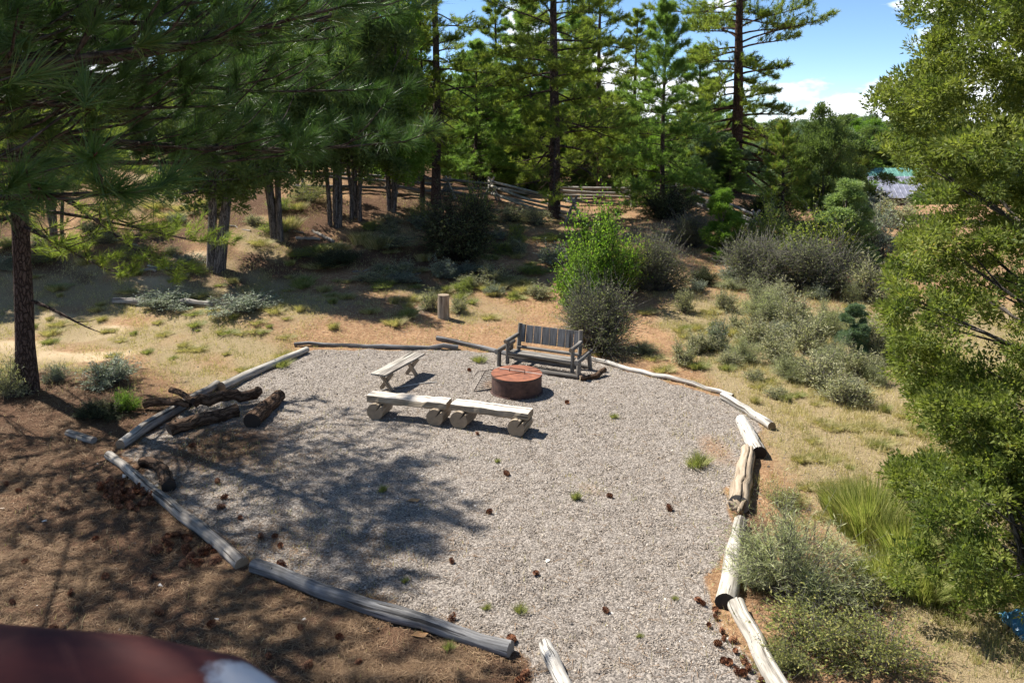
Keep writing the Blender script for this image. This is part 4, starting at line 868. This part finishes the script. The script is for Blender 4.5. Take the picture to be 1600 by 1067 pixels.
# brown firewood
def bl(label, px, dia, seed, **k_): ground_log(label, px, dia, 'brownlog', seed, cap=k_.pop('cap', 'enddark'), name='firewood_log', **k_)
bl('lowest brown log of the pile with dark hollow end', [(264, 680), (320, 664), (372, 648)], .25, 131, wob=None) if False else bl('lowest brown log of the pile with dark hollow end', [(264, 680), (320, 664), (372, 648)], .25, 131, amp=.02, knots=5)
bl('thick brown log with black cut end on the gravel side of the pile', [(394, 668), (415, 646), (437, 626)], .29, 132, amp=.02, taper=(1.1, .85))
bl('long knobbly brown log lying on top of the pile', [(302, 648), (350, 640), (404, 628)], .21, 133, lifts=[.14, .2, .14], amp=.03, knots=6)
bl('slim brown log with split end sticking out of the pile', [(225, 640), (262, 642), (298, 648)], .14, 134, lifts=[.05, .14, .16], amp=.02, taper=(1.2, .9))
bl('short brown stick crossing the top of the pile', [(268, 636), (284, 642), (302, 652)], .11, 135, lifts=[.3, .32, .28], m_=6)
bl('small knobbly brown stub in front of the pile', [(346, 658), (360, 648)], .14, 136, m_=5, lift=.03)
bl('curved brown log with dark end lying alone by the long split log', [(222, 728), (244, 732), (256, 744), (264, 768)], .19, 137, amp=.006, m_=11, taper=(.85, 1.05))
# deadwood farther off
ground_log('old fallen grey trunk lying along the shaded sagebrush', [(178, 474), (240, 477), (330, 480)], .2, 'grey', 141, name='fallen_log', amp=.03)
ground_log('grey dead branch on the ground by the three-trunk juniper', [(462, 374), (500, 376)], .1, 'grey', 142, name='dead_branch', amp=.02)
ground_log('second grey dead branch pointing down the slope by the juniper', [(488, 362), (522, 380)], .11, 'grey', 143, name='dead_branch', amp=.02)
ground_log('grey fallen log half hidden in yellow-green brush', [(1172, 388), (1215, 402), (1262, 412)], .14, 'pale', 144, name='fallen_log', amp=.05, lift=.5)
ground_log('thin white stick on the gravel under the cross-legged bench', [(596, 611), (640, 603), (682, 598)], .03, 'white', 145, name='stick', cat='stick', m_=6, nsides=6, knots=0)

for i in range(9):
    u = rr.uniform(30, 640); v = rr.uniform(345, 440); a = rr.uniform(-.5, .5); L_ = rr.uniform(18, 46)
    ground_log('dead grey stick fallen on the needle duff under the left-hand junipers', [(u, v), (u + L_ * math.cos(a), v + L_ * math.sin(a) * .5)], rr.uniform(.04, .1), 'grey', 300 + i, name='fallen_stick', cat='stick', m_=5, nsides=6, knots=1, amp=.03, group='fallen sticks under the left-hand junipers')
# upright cut post
rng = R_(150); p = at(693, 497); mb = MB(); mb.tube([[0, 0, -.1], [0, 0, .3], [.005, 0, .66]], [.165, .16, .155], 20, 0, 1, wob=.02, rng=rng, groove=(4.4, .08, .2))
o = mb.obj('cut_post', ['tan', 'end']); o.location = p; tag(o, 'upright cut log post standing alone on the slope', 'post')

# ------------------------------------------------------------------ low benches on log rounds
def low_bench(a_px, b_px, label, seed, notch):
    A = at(*a_px); B = at(*b_px); dv = B - A; yaw = math.atan2(dv.y, dv.x); mid = (A + B) / 2; L = dv.length; rng = R_(seed)
    fwd = Vector((-math.sin(yaw), math.cos(yaw), 0)); mid = mid + fwd * .2; mid.z = gz(mid.x, mid.y)
    t = thing('low_log_bench', label, 'bench', mid, yaw)
    mb = MB(); n_ = 14; xs_ = np.linspace(-L / 2 - .2, L / 2 + .2, n_)      # squared timber seat with worn edges
    prof = np.array([(-.14, 0), (.13, 0), (.155, .04), (.15, .125), (.12, .14), (-.12, .14), (-.15, .13), (-.16, .03)])
    k = len(prof); V = []; G = []
    for i, x in enumerate(xs_):
        j = rng.randn(k, 2) * .006
        if notch and abs(i - 8) < 2: j[6] += [.035, -.025]; j[5] += [.02, -.02]
        for q, (yy, zz) in enumerate(prof): V.append((x, yy + j[q, 0], .285 + zz + j[q, 1])); G.append((yy, zz, x + seed))
    V = np.array(V); i = np.arange(n_ - 1)[:, None] * k; jx = np.arange(k)[None]; kk = (jx + 1) % k
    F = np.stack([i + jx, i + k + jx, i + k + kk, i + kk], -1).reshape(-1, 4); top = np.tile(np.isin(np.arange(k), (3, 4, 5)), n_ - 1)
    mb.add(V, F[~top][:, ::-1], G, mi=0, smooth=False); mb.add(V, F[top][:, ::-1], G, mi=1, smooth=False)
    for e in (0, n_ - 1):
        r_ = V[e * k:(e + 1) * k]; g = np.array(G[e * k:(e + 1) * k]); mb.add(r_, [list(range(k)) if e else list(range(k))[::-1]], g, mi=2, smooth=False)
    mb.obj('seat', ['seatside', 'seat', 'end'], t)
    for sx_ in (-1, 1):
        mb = MB(); x = sx_ * L / 2; r_ = .165 + rng.uniform(-.005, .005)
        mb.tube([[x, -.24, r_ - .015], [x, 0, r_ - .015], [x, .24, r_ - .015]], [r_, r_ * 1.02, r_], 28, 0, 1, groove=(2.25, .11, .93), wob=.012, rng=rng)
        mb.obj('log_support', ['tan', 'end'], t)
low_bench((587, 655), (680, 665), 'low bench of notched timber on two log rounds, nearer the cross-legged bench', 161, True)
low_bench((718, 669), (807, 681), 'low bench of smooth timber on two log rounds, in front of the fire ring', 162, False)

# ------------------------------------------------------------------ cross-legged bench
def xbench():
    n0 = atz(591, 585, .43); n1 = atz(653, 551, .43); dv = n1 - n0; yaw = math.atan2(dv.y, dv.x); L = dv.length; rng = R_(170)
    mid = (n0 + n1) / 2; mid.z = gz(mid.x, mid.y); t = thing('picnic_bench', 'narrow two-plank bench on crossed legs, nearest the far grey pole', 'bench', mid, yaw)
    for s_ in (-1, 1):
        mb = MB(); mb.box((0, s_ * .093, .415), (L, .175, .038), gaxis=0, rng=rng); mb.obj('plank', 'pale' if s_ > 0 else 'grey', t)
    for sx_ in (-1, 1):
        x = sx_ * (L / 2 - .3)
        for s_ in (-1, 1):
            th = s_ * math.atan2(.30, .395); c_, s2 = math.cos(th), math.sin(th)
            m3 = [[1, 0, 0], [0, c_, -s2], [0, s2, c_]]; mb = MB(); mb.box((x + s_ * .021, 0, .195), (.038, .085, .47), mat3=m3, gaxis=2, rng=rng); mb.obj('leg', 'tan', t)
        mb = MB(); mb.box((x, 0, .385), (.09, .3, .022), gaxis=1, rng=rng); mb.obj('cleat', 'tan', t)
xbench()

# ------------------------------------------------------------------ fire ring, grate, stick
FR = at(807.5, 625); FR.y += .53; FR.z = gz(FR.x, FR.y)
t = thing('fire_ring', 'round rusty steel fire ring covered with an orange rusted lid', 'fire pit', FR)
def disc(mb, r, z, th, a0=0, a1=2 * math.pi, n=40, mi=0, inner=0):
    a = np.linspace(a0, a1, n); full = abs(a1 - a0 - 2 * math.pi) < 1e-6
    out = np.stack([np.cos(a) * r, np.sin(a) * r], -1); V = []
    for zz in (z, z + th): V += [(p_[0], p_[1], zz) for p_ in out]
    V += [(math.cos(a0) * 0, 0, z), (0, 0, z + th)]; c0 = 2 * n; F = []
    for i in range(n - 1): mb_f = [i, i + 1, n + i + 1, n + i]; F.append(mb_f)
    mb.add(V, F, mi=mi); F3 = [[n + i, n + i + 1, c0 + 1] for i in range(n - 1)] + [[i + 1, i, c0] for i in range(n - 1)]
    mb.add(V, F3, mi=mi, smooth=False)
def ring(mb, r, ri, z0, z1, n=56, mi=0, jit=0, rng=None):
    a = np.linspace(0, 2 * math.pi, n, endpoint=False); V = []
    jj_ = rng.randn(n) * jit if rng is not None else np.zeros(n)
    for (q, zz) in ((r, z0), (r, z1), (ri, z1), (ri, z0)): V += [(math.cos(x) * (q + jj_[k_]), math.sin(x) * (q + jj_[k_]), zz) for k_, x in enumerate(a)]
    F = []
    for s_ in range(4):
        for i in range(n): F.append([s_ * n + i, s_ * n + (i + 1) % n, ((s_ + 1) % 4) * n + (i + 1) % n, ((s_ + 1) % 4) * n + i])
    mb.add(V, F, mi=mi, smooth=False)
rng = R_(180)
mb = MB(); ring(mb, .525, .512, -.03, .37, jit=.0012, rng=rng); mb.obj('ring_wall', 'rust', t)
mb = MB(); ring(mb, .555, .527, -.01, .02); mb.obj('ground_flange', 'rust', t)
mb = MB(); ring(mb, .535, .515, .342, .372); mb.obj('rim', 'iron', t)
mb = MB(); disc(mb, .53, .375, .008, math.radians(-156), math.radians(24), 40); mb.obj('lid_half', 'rustlid', t)
mb = MB(); disc(mb, .53, .386, .008, math.radians(20), math.radians(208), 40); mb.obj('lid_half', 'rustlid', t)
mb = MB(); hp = [(-.15, .08, .394), (-.15, .08, .46), (-.14, .075, .47), (.16, -.045, .47), (.17, -.05, .46), (.17, -.05, .384)]; mb.tube(hp, .009, 7, 0, 0, ref=(0, 1, 0)); mb.obj('handle', 'iron', t)
# grate
A_ = np.array(at(740, 612, .01)); e1 = np.array([.38, .20, 0.0]); e2 = np.array([.24, .22, .37])
g0 = thing('grill_grate', 'black iron grill grate leaning against the rusty fire ring', 'grill grate', Vector(A_))
mb = MB()
for q in ([(0, 0, 0), e1], [(0, 0, 0), e2 * 1.02], [e1, e1 + e2], [e2, e1 + e2]): mb.tube(np.array([q[0], q[1]], float), .0095, 6, 0, 0)
mb.obj('frame', 'iron', g0)
for k_ in range(1, 10):
    mb = MB(); b0 = e2 * k_ / 10; mb.tube([b0, b0 + e1], .0065, 5, 0, 0); mb.obj('bar', 'iron', g0)
mb = MB(); mb.tube([e2, e2 + np.array([-.15, .0, -.01]), e2 + np.array([-.24, -.05, -.10])], .0085, 6, 0, 0); mb.obj('handle', 'iron', g0)
mb = MB(); mb.tube([(0, 0, 0), (.35, -.17, .002), (.98, -.50, .012)], [.011, .009, .005], 7, 0, 0, rng=R_(1)); o = mb.obj('roasting_stick', ['white']); o.location = (FR.x - .35, FR.y + .26, FR.z + .407); o.rotation_euler = (0, 0.0, 0); tag(o, 'long peeled stick laid across the fire ring lid', 'stick')

# ------------------------------------------------------------------ glider bench
GP = at(852, 583); GY = math.radians(-26)
t = thing('glider_bench', 'weathered log-framed glider bench with upright plank back behind the fire ring', 'bench', (GP.x, GP.y + .42, gz(GP.x, GP.y)), GY)
rng = R_(190)
def part(name, mt, P, r, cap='endgrey', n_=10, **k_):
    mb = MB(); mb.tube(np.array(P, float), r, n_, 0, 1, wob=.03, rng=rng, **k_); return mb.obj(name, [mt, cap], t)
for s_ in (-1, 1):
    x = s_ * .98
    part('stand_post', 'benchgrey', [(x, -.38, 0), (x, -.36, .34)], .05); part('stand_post', 'benchgrey', [(x + s_ * .02, .30, 0), (x, .28, .36)], .05)
    part('stand_rail', 'benchgrey', [(x, -.52, .37), (x, 0, .385), (x, .40, .40)], [.056, .058, .055])
    part('arm_post', 'benchgrey', [(s_ * .80, -.30, .06), (s_ * .80, -.28, .57)], .046)
    part('arm_rest', 'benchgrey', [(s_ * .80, -.40, .60), (s_ * .80, 0, .61), (s_ * .79, .26, .62)], .05, cap='end')
    part('back_post', 'benchgrey', [(s_ * .77, .18, .05), (s_ * .765, .25, .45), (s_ * .76, .32, .88)], .052, cap='end')
    part('hanger', 'iron', [(s_ * .88, 0, .37), (s_ * .86, 0, .2)], .01, n_=6)
part('stand_beam', 'benchgrey', [(-.98, .34, .05), (.98, .34, .05)], .05)
part('stand_beam', 'benchgrey', [(-.15, -.46, .05), (.4, -.47, .055), (1.0, -.46, .06)], .052)
part('crossbar', 'benchgrey', [(-.78, .21, .34), (0, .22, .34), (.78, .21, .34)], .038)
for k_ in range(2):
    mb = MB(); mb.box((0, -.26 + k_ * .155, .325 + (.002 if k_ else 0)), (1.56, .14, .032), gaxis=0, rng=rng); mb.obj('seat_plank', 'benchgrey', t)
mb = MB(); mb.box((0, -.315, .27), (1.54, .035, .075), gaxis=0, rng=rng); mb.obj('seat_rail', 'seatside', t)
mb = MB(); mb.box((0, .0, .13), (1.54, .03, .14), gaxis=0, rng=rng); mb.obj('lower_board', 'darkgrey', t)
for k_ in range(8):
    x = -.70 + .2 * k_; th = -.165; c_, s2 = math.cos(th), math.sin(th); m3 = [[1, 0, 0], [0, c_, -s2], [0, s2, c_]]; m3 = [[1, 0, 0], [0, c_, s2 * -1], [0, s2, c_]]
    mb = MB(); dz = rng.uniform(-.006, .006); mb.box((x + rng.uniform(-.003, .003), .272, .655 + dz), (.183 + rng.uniform(-.006, .004), .024, .41), mat3=m3, gaxis=2, rng=rng); mb.obj('back_plank', 'plank', t)
ground_log('brown upturned log at the foot of the glider bench stand', [(906, 594), (930, 592), (945, 586)], .12, 'brownlog', 195, cap='end', name='ground_log', lifts=[0, 0, .08], m_=7)
ground_log('thin dry stick on the gravel between fire ring and glider bench', [(848, 590), (868, 595)], .022, 'pale', 196, name='stick', cat='stick', m_=4, nsides=5, knots=0)

# ------------------------------------------------------------------ rail fence
def fence(name, label, posts, nrail, seed, mt='grey', hgt=.95, buck=True, drop=None):
    rng = R_(seed); P = [at(*q) for q in posts]; t = thing(name, label, 'fence', P[0]); o0 = np.array(P[0])
    for i, p_ in enumerate(P):
        if not buck: continue
        dv = (P[min(i + 1, len(P) - 1)] - P[max(i - 1, 0)]); dv.z = 0; dv.normalize(); nrm = np.array([-dv.y, dv.x, 0]); b = np.array(p_) - o0
        for s_ in (-1, 1):
            mb = MB(); q0 = b + nrm * s_ * .48 + [0, 0, -.08]; q1 = b - nrm * s_ * .16 + np.array([0, 0, hgt + .22]); mb.tube([q0, (q0 + q1) / 2, q1], [.065, .06, .05], 8, 0, 1, wob=.05, rng=rng); mb.obj('post', [rng.choice(['pale', 'grey']), 'end'], t)
    for i in range(len(P) - 1):
        a_, b_ = np.array(P[i]) - o0, np.array(P[i + 1]) - o0
        for k_ in range(nrail):
            h0 = .22 + k_ * (hgt - .2) / max(1, nrail - 1); h1 = h0
            if drop and i in drop: h1 = h0 * .45; 
            ex = unit(b_ - a_) * .3; mid = (a_ + b_) / 2 + np.array([0, 0, (h0 + h1) / 2 - .04]) + rng.randn(3) * .03; off = np.array([0, (.09 if k_ % 2 else -.07), 0])
            mb = MB(); mb.tube([a_ - ex + off + [0, 0, h0 + rng.uniform(-.17, .13)], mid + off, b_ + ex + off + [0, 0, h1 + rng.uniform(-.17, .13)]], [.075, .068, .055], 8, 0, 1, wob=.08, rng=rng); mb.obj('rail', [mt, 'end'], t)
fence('rail_fence', 'collapsed grey log rail fence running down the bank to the tall straight pine', [(768, 312), (896, 350)], 5, 201, 'pale', .95, drop=None)
fence('rail_fence', 'grey log rail fence between the tall straight pine and the slim pine', [(872, 322), (985, 322)], 5, 202, 'grey', .85)
fence('rail_fence', 'level grey log rail fence behind the young cone-shaped pine', [(985, 318), (1084, 318)], 4, 203, 'darkgrey', .85)
fence('rail_fence', 'dark log rail fence descending below the old ponderosa', [(1084, 322), (1180, 366)], 4, 204, 'darkgrey', .75)
fence('rail_fence', 'pale log rail fence glimpsed behind the juniper trunks', [(470, 296), (610, 300), (700, 308), (766, 311)], 3, 205, 'darkgrey', .8)

# ------------------------------------------------------------------ far buildings, pipe, tarp
def cabin(label, x, y, zb, wd, dp, wallh, roofh, rmat, nrib, seed):
    t = thing('cabin', label, 'cabin', (x, y, zb)); mb = MB(); mb.box((wd / 2, dp / 2, wallh / 2), (wd, dp, wallh)); mb.obj('wall', 'cabin', t)
    ov = .35; ang = math.atan2(roofh, dp / 2); sl = math.hypot(roofh, dp / 2) + ov; ro = None
    for s_ in (-1, 1):
        m3 = np.array([[1, 0, 0], [0, math.cos(ang), -s_ * -1 * -math.sin(ang) * -1], [0, math.sin(ang) * -s_, math.cos(ang)]]); cy = dp / 2 + s_ * (dp / 4 + ov * .35); cz = wallh + roofh / 2 - ov * .25 + .03
        m3 = np.array([[1, 0, 0], [0, math.cos(ang), s_ * math.sin(ang)], [0, -s_ * math.sin(ang), math.cos(ang)]])
        mb = MB(); mb.box((wd / 2, cy, cz), (wd + .7, sl, .06), mat3=m3); r_ = mb.obj('roof', rmat, t)
        for k_ in range(nrib):
            xx = -.3 + (wd + .6) * k_ / (nrib - 1); mb = MB(); off = m3 @ np.array([0, 0, .045]); mb.box((xx, cy + off[1], cz + off[2]), (.05, sl, .05), mat3=m3); mb.obj('roof_rib', rmat, r_)
    for k_ in range(2):
        mb = MB(); mb.box((wd * (.3 + .4 * k_), -.02, wallh * .55), (.9, .08, .9)); w_ = mb.obj('window', 'pipe', t); mb = MB(); mb.box((wd * (.3 + .4 * k_), -.065, wallh * .55), (.74, .02, .74)); mb.obj('pane', 'glass', w_)
cabin('cabin with purple-grey ribbed metal roof beside the huge juniper', 33.9, 78, -4.0, 7.5, 4.2, 2.3, 1.75, 'roof_purple', 16, 1)
cabin('green metal roofed building just behind the purple-grey roof', 40.2, 94, -4.2, 9.5, 5, 2.6, 1.55, 'roof_green', 18, 2)
p = at(1058, 312); mb = MB(); mb.tube([(0, 0, -.1), (0, 0, .85)], .11, 12, 0, 0); mb.tube([(0, 0, .85), (0, 0, .9)], [.13, .12], 12, 0, 0); o = mb.obj('marker_post', ['pipe']); o.location = p; tag(o, 'pale metal marker post behind the level rail fence', 'post')
# tarp under the juniper
p = at(1596, 1006); rng = R_(210); gxs = np.linspace(0, 1, 9); VX, VY = np.meshgrid(gxs, gxs); Vz = .12 * np.sin(VX * 3.14) * np.sin(VY * 3.14) * 1.6 + rng.rand(9, 9) * .05
i = np.arange(8)[:, None] * 9; j = np.arange(8)[None]; F = np.stack([i + j, i + j + 1, i + 10 + j, i + 9 + j], -1).reshape(-1, 4)
mb = MB(); mb.add(np.stack([VX * .45, VY * .5, Vz + .02], -1).reshape(-1, 3), F, smooth=False); o = mb.obj('tarp', 'tarp'); o.location = p; md = o.modifiers.new('thickness', 'SOLIDIFY'); md.thickness = .01; tag(o, 'crumpled blue tarp on the ground at the right edge under the juniper', 'tarp')

# ------------------------------------------------------------------ pine cones, leaves, stones
def cone_mesh(seed):
    rng = R_(seed); V = []; T = []
    for k_ in range(64):
        q = k_ / 64; a = k_ * 2.4; z = -.045 + .09 * q; r_ = .038 * math.sin(math.pi * (.12 + .8 * q)) ** .7
        o = np.array([math.cos(a), math.sin(a), 0]); s_ = np.array([-o[1], o[0], 0]); b0 = np.array([0, 0, z - .006]) + o * .008
        e = o * r_ + np.array([0, 0, z + .012 * (q - .1)]); wd = .013 * (1.15 - q * .5)
        V += [[b0, e - s_ * wd, e + s_ * wd], [e - s_ * wd, e + o * .006 + [0, 0, .008], e + s_ * wd]]; tn = rng.uniform(0, 1); T += [tn, min(1, tn + .2)]
    mb = MB(); V = np.array(V); mb.add(V.reshape(-1, 3), np.arange(len(V) * 3).reshape(-1, 3), tone=np.repeat(np.array(T), 3), smooth=False); P, fc = octa(np.zeros((1, 3)), np.array([.022]), rng, 1.6)
    mb.add(P.reshape(-1, 3), fc, tone=np.zeros(6)); return mb.build_mesh('pine_cone', 'cone')
CM = [cone_mesh(221), cone_mesh(222), cone_mesh(223)]
def cone(u, v, label, group, s_=1.0, lift=0):
    p_ = at(u, v); o = link('pine_cone', rr.choice(CM)); o.location = (p_.x, p_.y, p_.z + .032 + lift); o.rotation_euler = (rr.uniform(-1.4, 1.4), rr.uniform(-1.4, 1.4), rr.uniform(0, 6)); k_ = s_ * rr.uniform(.75, 1.25); o.scale = (k_,) * 3
    tag(o, label, 'pine cone', group)
for i in range(60):
    a = rr.uniform(0, 6.28); q = rr.random() ** .6; cone(196 + math.cos(a) * q * 44, 776 + math.sin(a) * q * 24 + math.cos(a) * q * 12, 'brown pine cone in the heap beside the long split grey log', 'pine cones in the heap by the split log', 1.1, rr.uniform(0, .03))
for i in range(34):
    a = rr.uniform(0, 6.28); q = rr.random() ** .6; cone(285 + math.cos(a) * q * 55, 862 + math.sin(a) * q * 24 + math.cos(a) * q * 14, 'brown pine cone in the looser cluster near the lower end of the split log', 'pine cones in the loose cluster')
for i in range(20):
    t_ = rr.random(); cone(1098 + 90 * t_ + rr.uniform(-22, 20), 945 + 130 * t_ + rr.uniform(-24, 24), 'reddish pine cone along the gravel side of the lowest border log', 'pine cones along the lowest border log', .8)
for (u, v) in [(100, 800), (30, 770), (240, 905), (165, 905), (150, 845), (150, 1000), (110, 930), (350, 780), (345, 795), (375, 812), (340, 755), (10, 760), (250, 960), (85, 985), (340, 880), (440, 885), (40, 880), (300, 700), (470, 985), (420, 1030), (530, 1000), (560, 1040), (330, 980), (215, 1010), (20, 945), (60, 1010), (480, 1045)]:
    cone(u, v, 'lone brown pine cone on the shaded needle litter', 'lone pine cones on the needle litter')
for (u, v, lab) in [(792, 743, 'pine cone on gravel straight below the low benches'), (1046, 797, 'pine cone on gravel nearest the thick tan cracked log'), (706, 881, 'reddish pine cone on gravel right of the twin cones'), (838, 899, 'pine cone in the middle of the near gravel'), (947, 958, 'pine cone on gravel halfway to the curved pale log'), (764, 803, 'small dull pine cone below the orange leaf'), (952, 778, 'tiny pine cone on gravel near the green weed'), (408, 842, 'first of the red pine cones by the shade edge on gravel'), (430, 841, 'pine cone in the trio at the shade edge, farthest from the log'), (438, 856, 'pine cone in the trio at the shade edge, lowest'), (746, 680, 'pine cone just below the supports of the low benches'), (733, 580, 'pine cone between the cross-legged bench and the grate'), (800, 1003, 'pine cone touching the end of the dark bluish log'), (706, 970, 'pine cone against the dark bluish log'), (886, 631, 'pine cone on gravel right of the fire ring shadow'), (1153, 845, 'red pine cone against the curved pale log'), (820, 1058, 'pine cone at the bottom left of the white spotted log'), (812, 1068, 'second pine cone by the white spotted log')]:
    cone(u, v, lab, None)
for (u, v, lab) in [(646, 783, 'orange dried leaf on the gravel at the shadow tip'), (655, 994, 'yellow dried leaf on the litter below the dark bluish log')]:
    p_ = at(u, v); mb = MB(); mb.add([(-.09, 0, .01), (-.03, -.045, .03), (.06, -.04, .012), (.1, 0, .035), (.05, .05, .015), (-.03, .05, .03)], [[0, 1, 2, 3], [0, 3, 4, 5]], smooth=False); o = mb.obj('dry_leaf', 'leafdry'); o.location = p_; md = o.modifiers.new('thickness', 'SOLIDIFY'); md.thickness = .002; tag(o, lab, 'leaf')
rsn = R_(230)
for i, (u, v) in enumerate([(70, 815), (58, 950), (250, 915), (245, 760), (5, 795), (475, 970), (195, 745), (425, 1062), (856, 877), (340, 970)]):
    C = np.zeros((1, 3)); P, fc = octa(C, np.array([.035 + .012 * rsn.rand()]), rsn, .5); mb = MB(); mb.add(P[0], fc, tone=np.full(6, .99), smooth=False); o = mb.obj('pale_stone', 'stone'); p_ = at(u, v); o.location = (p_.x, p_.y, p_.z + .008); tag(o, 'small pale stone lying on the ground among the needles and gravel', 'stone', 'small pale stones')

# ------------------------------------------------------------------ deck railing in the near corner
t = thing('deck_railing', 'red-stained log deck railing with a worn white patch, close below the camera', 'railing', (-.28, .93, H_CAM - .70))
mb = MB(); rng = R_(240)
mb.tube([(-2.2, .04, .075), (-1.2, .03, .05), (-.5, .015, .016), (-.2, 0, .0), (-.08, -.01, -.018), (0.03, -.04, -.06)], [.052, .053, .054, .053, .052, .046], 28, 0, 0, wob=.01, rng=rng)
mb.obj('rail', 'rail', t)
mb = MB(); mb.tube([(-1.5, .03, -.0), (-1.5, .03, -(H_CAM - .64) - .2)], .07, 14, 0, 0); mb.obj('post', 'rail', t)
print('objects', len(bpy.data.objects), 'tris', sum(len(m_.polygons) for m_ in bpy.data.meshes))
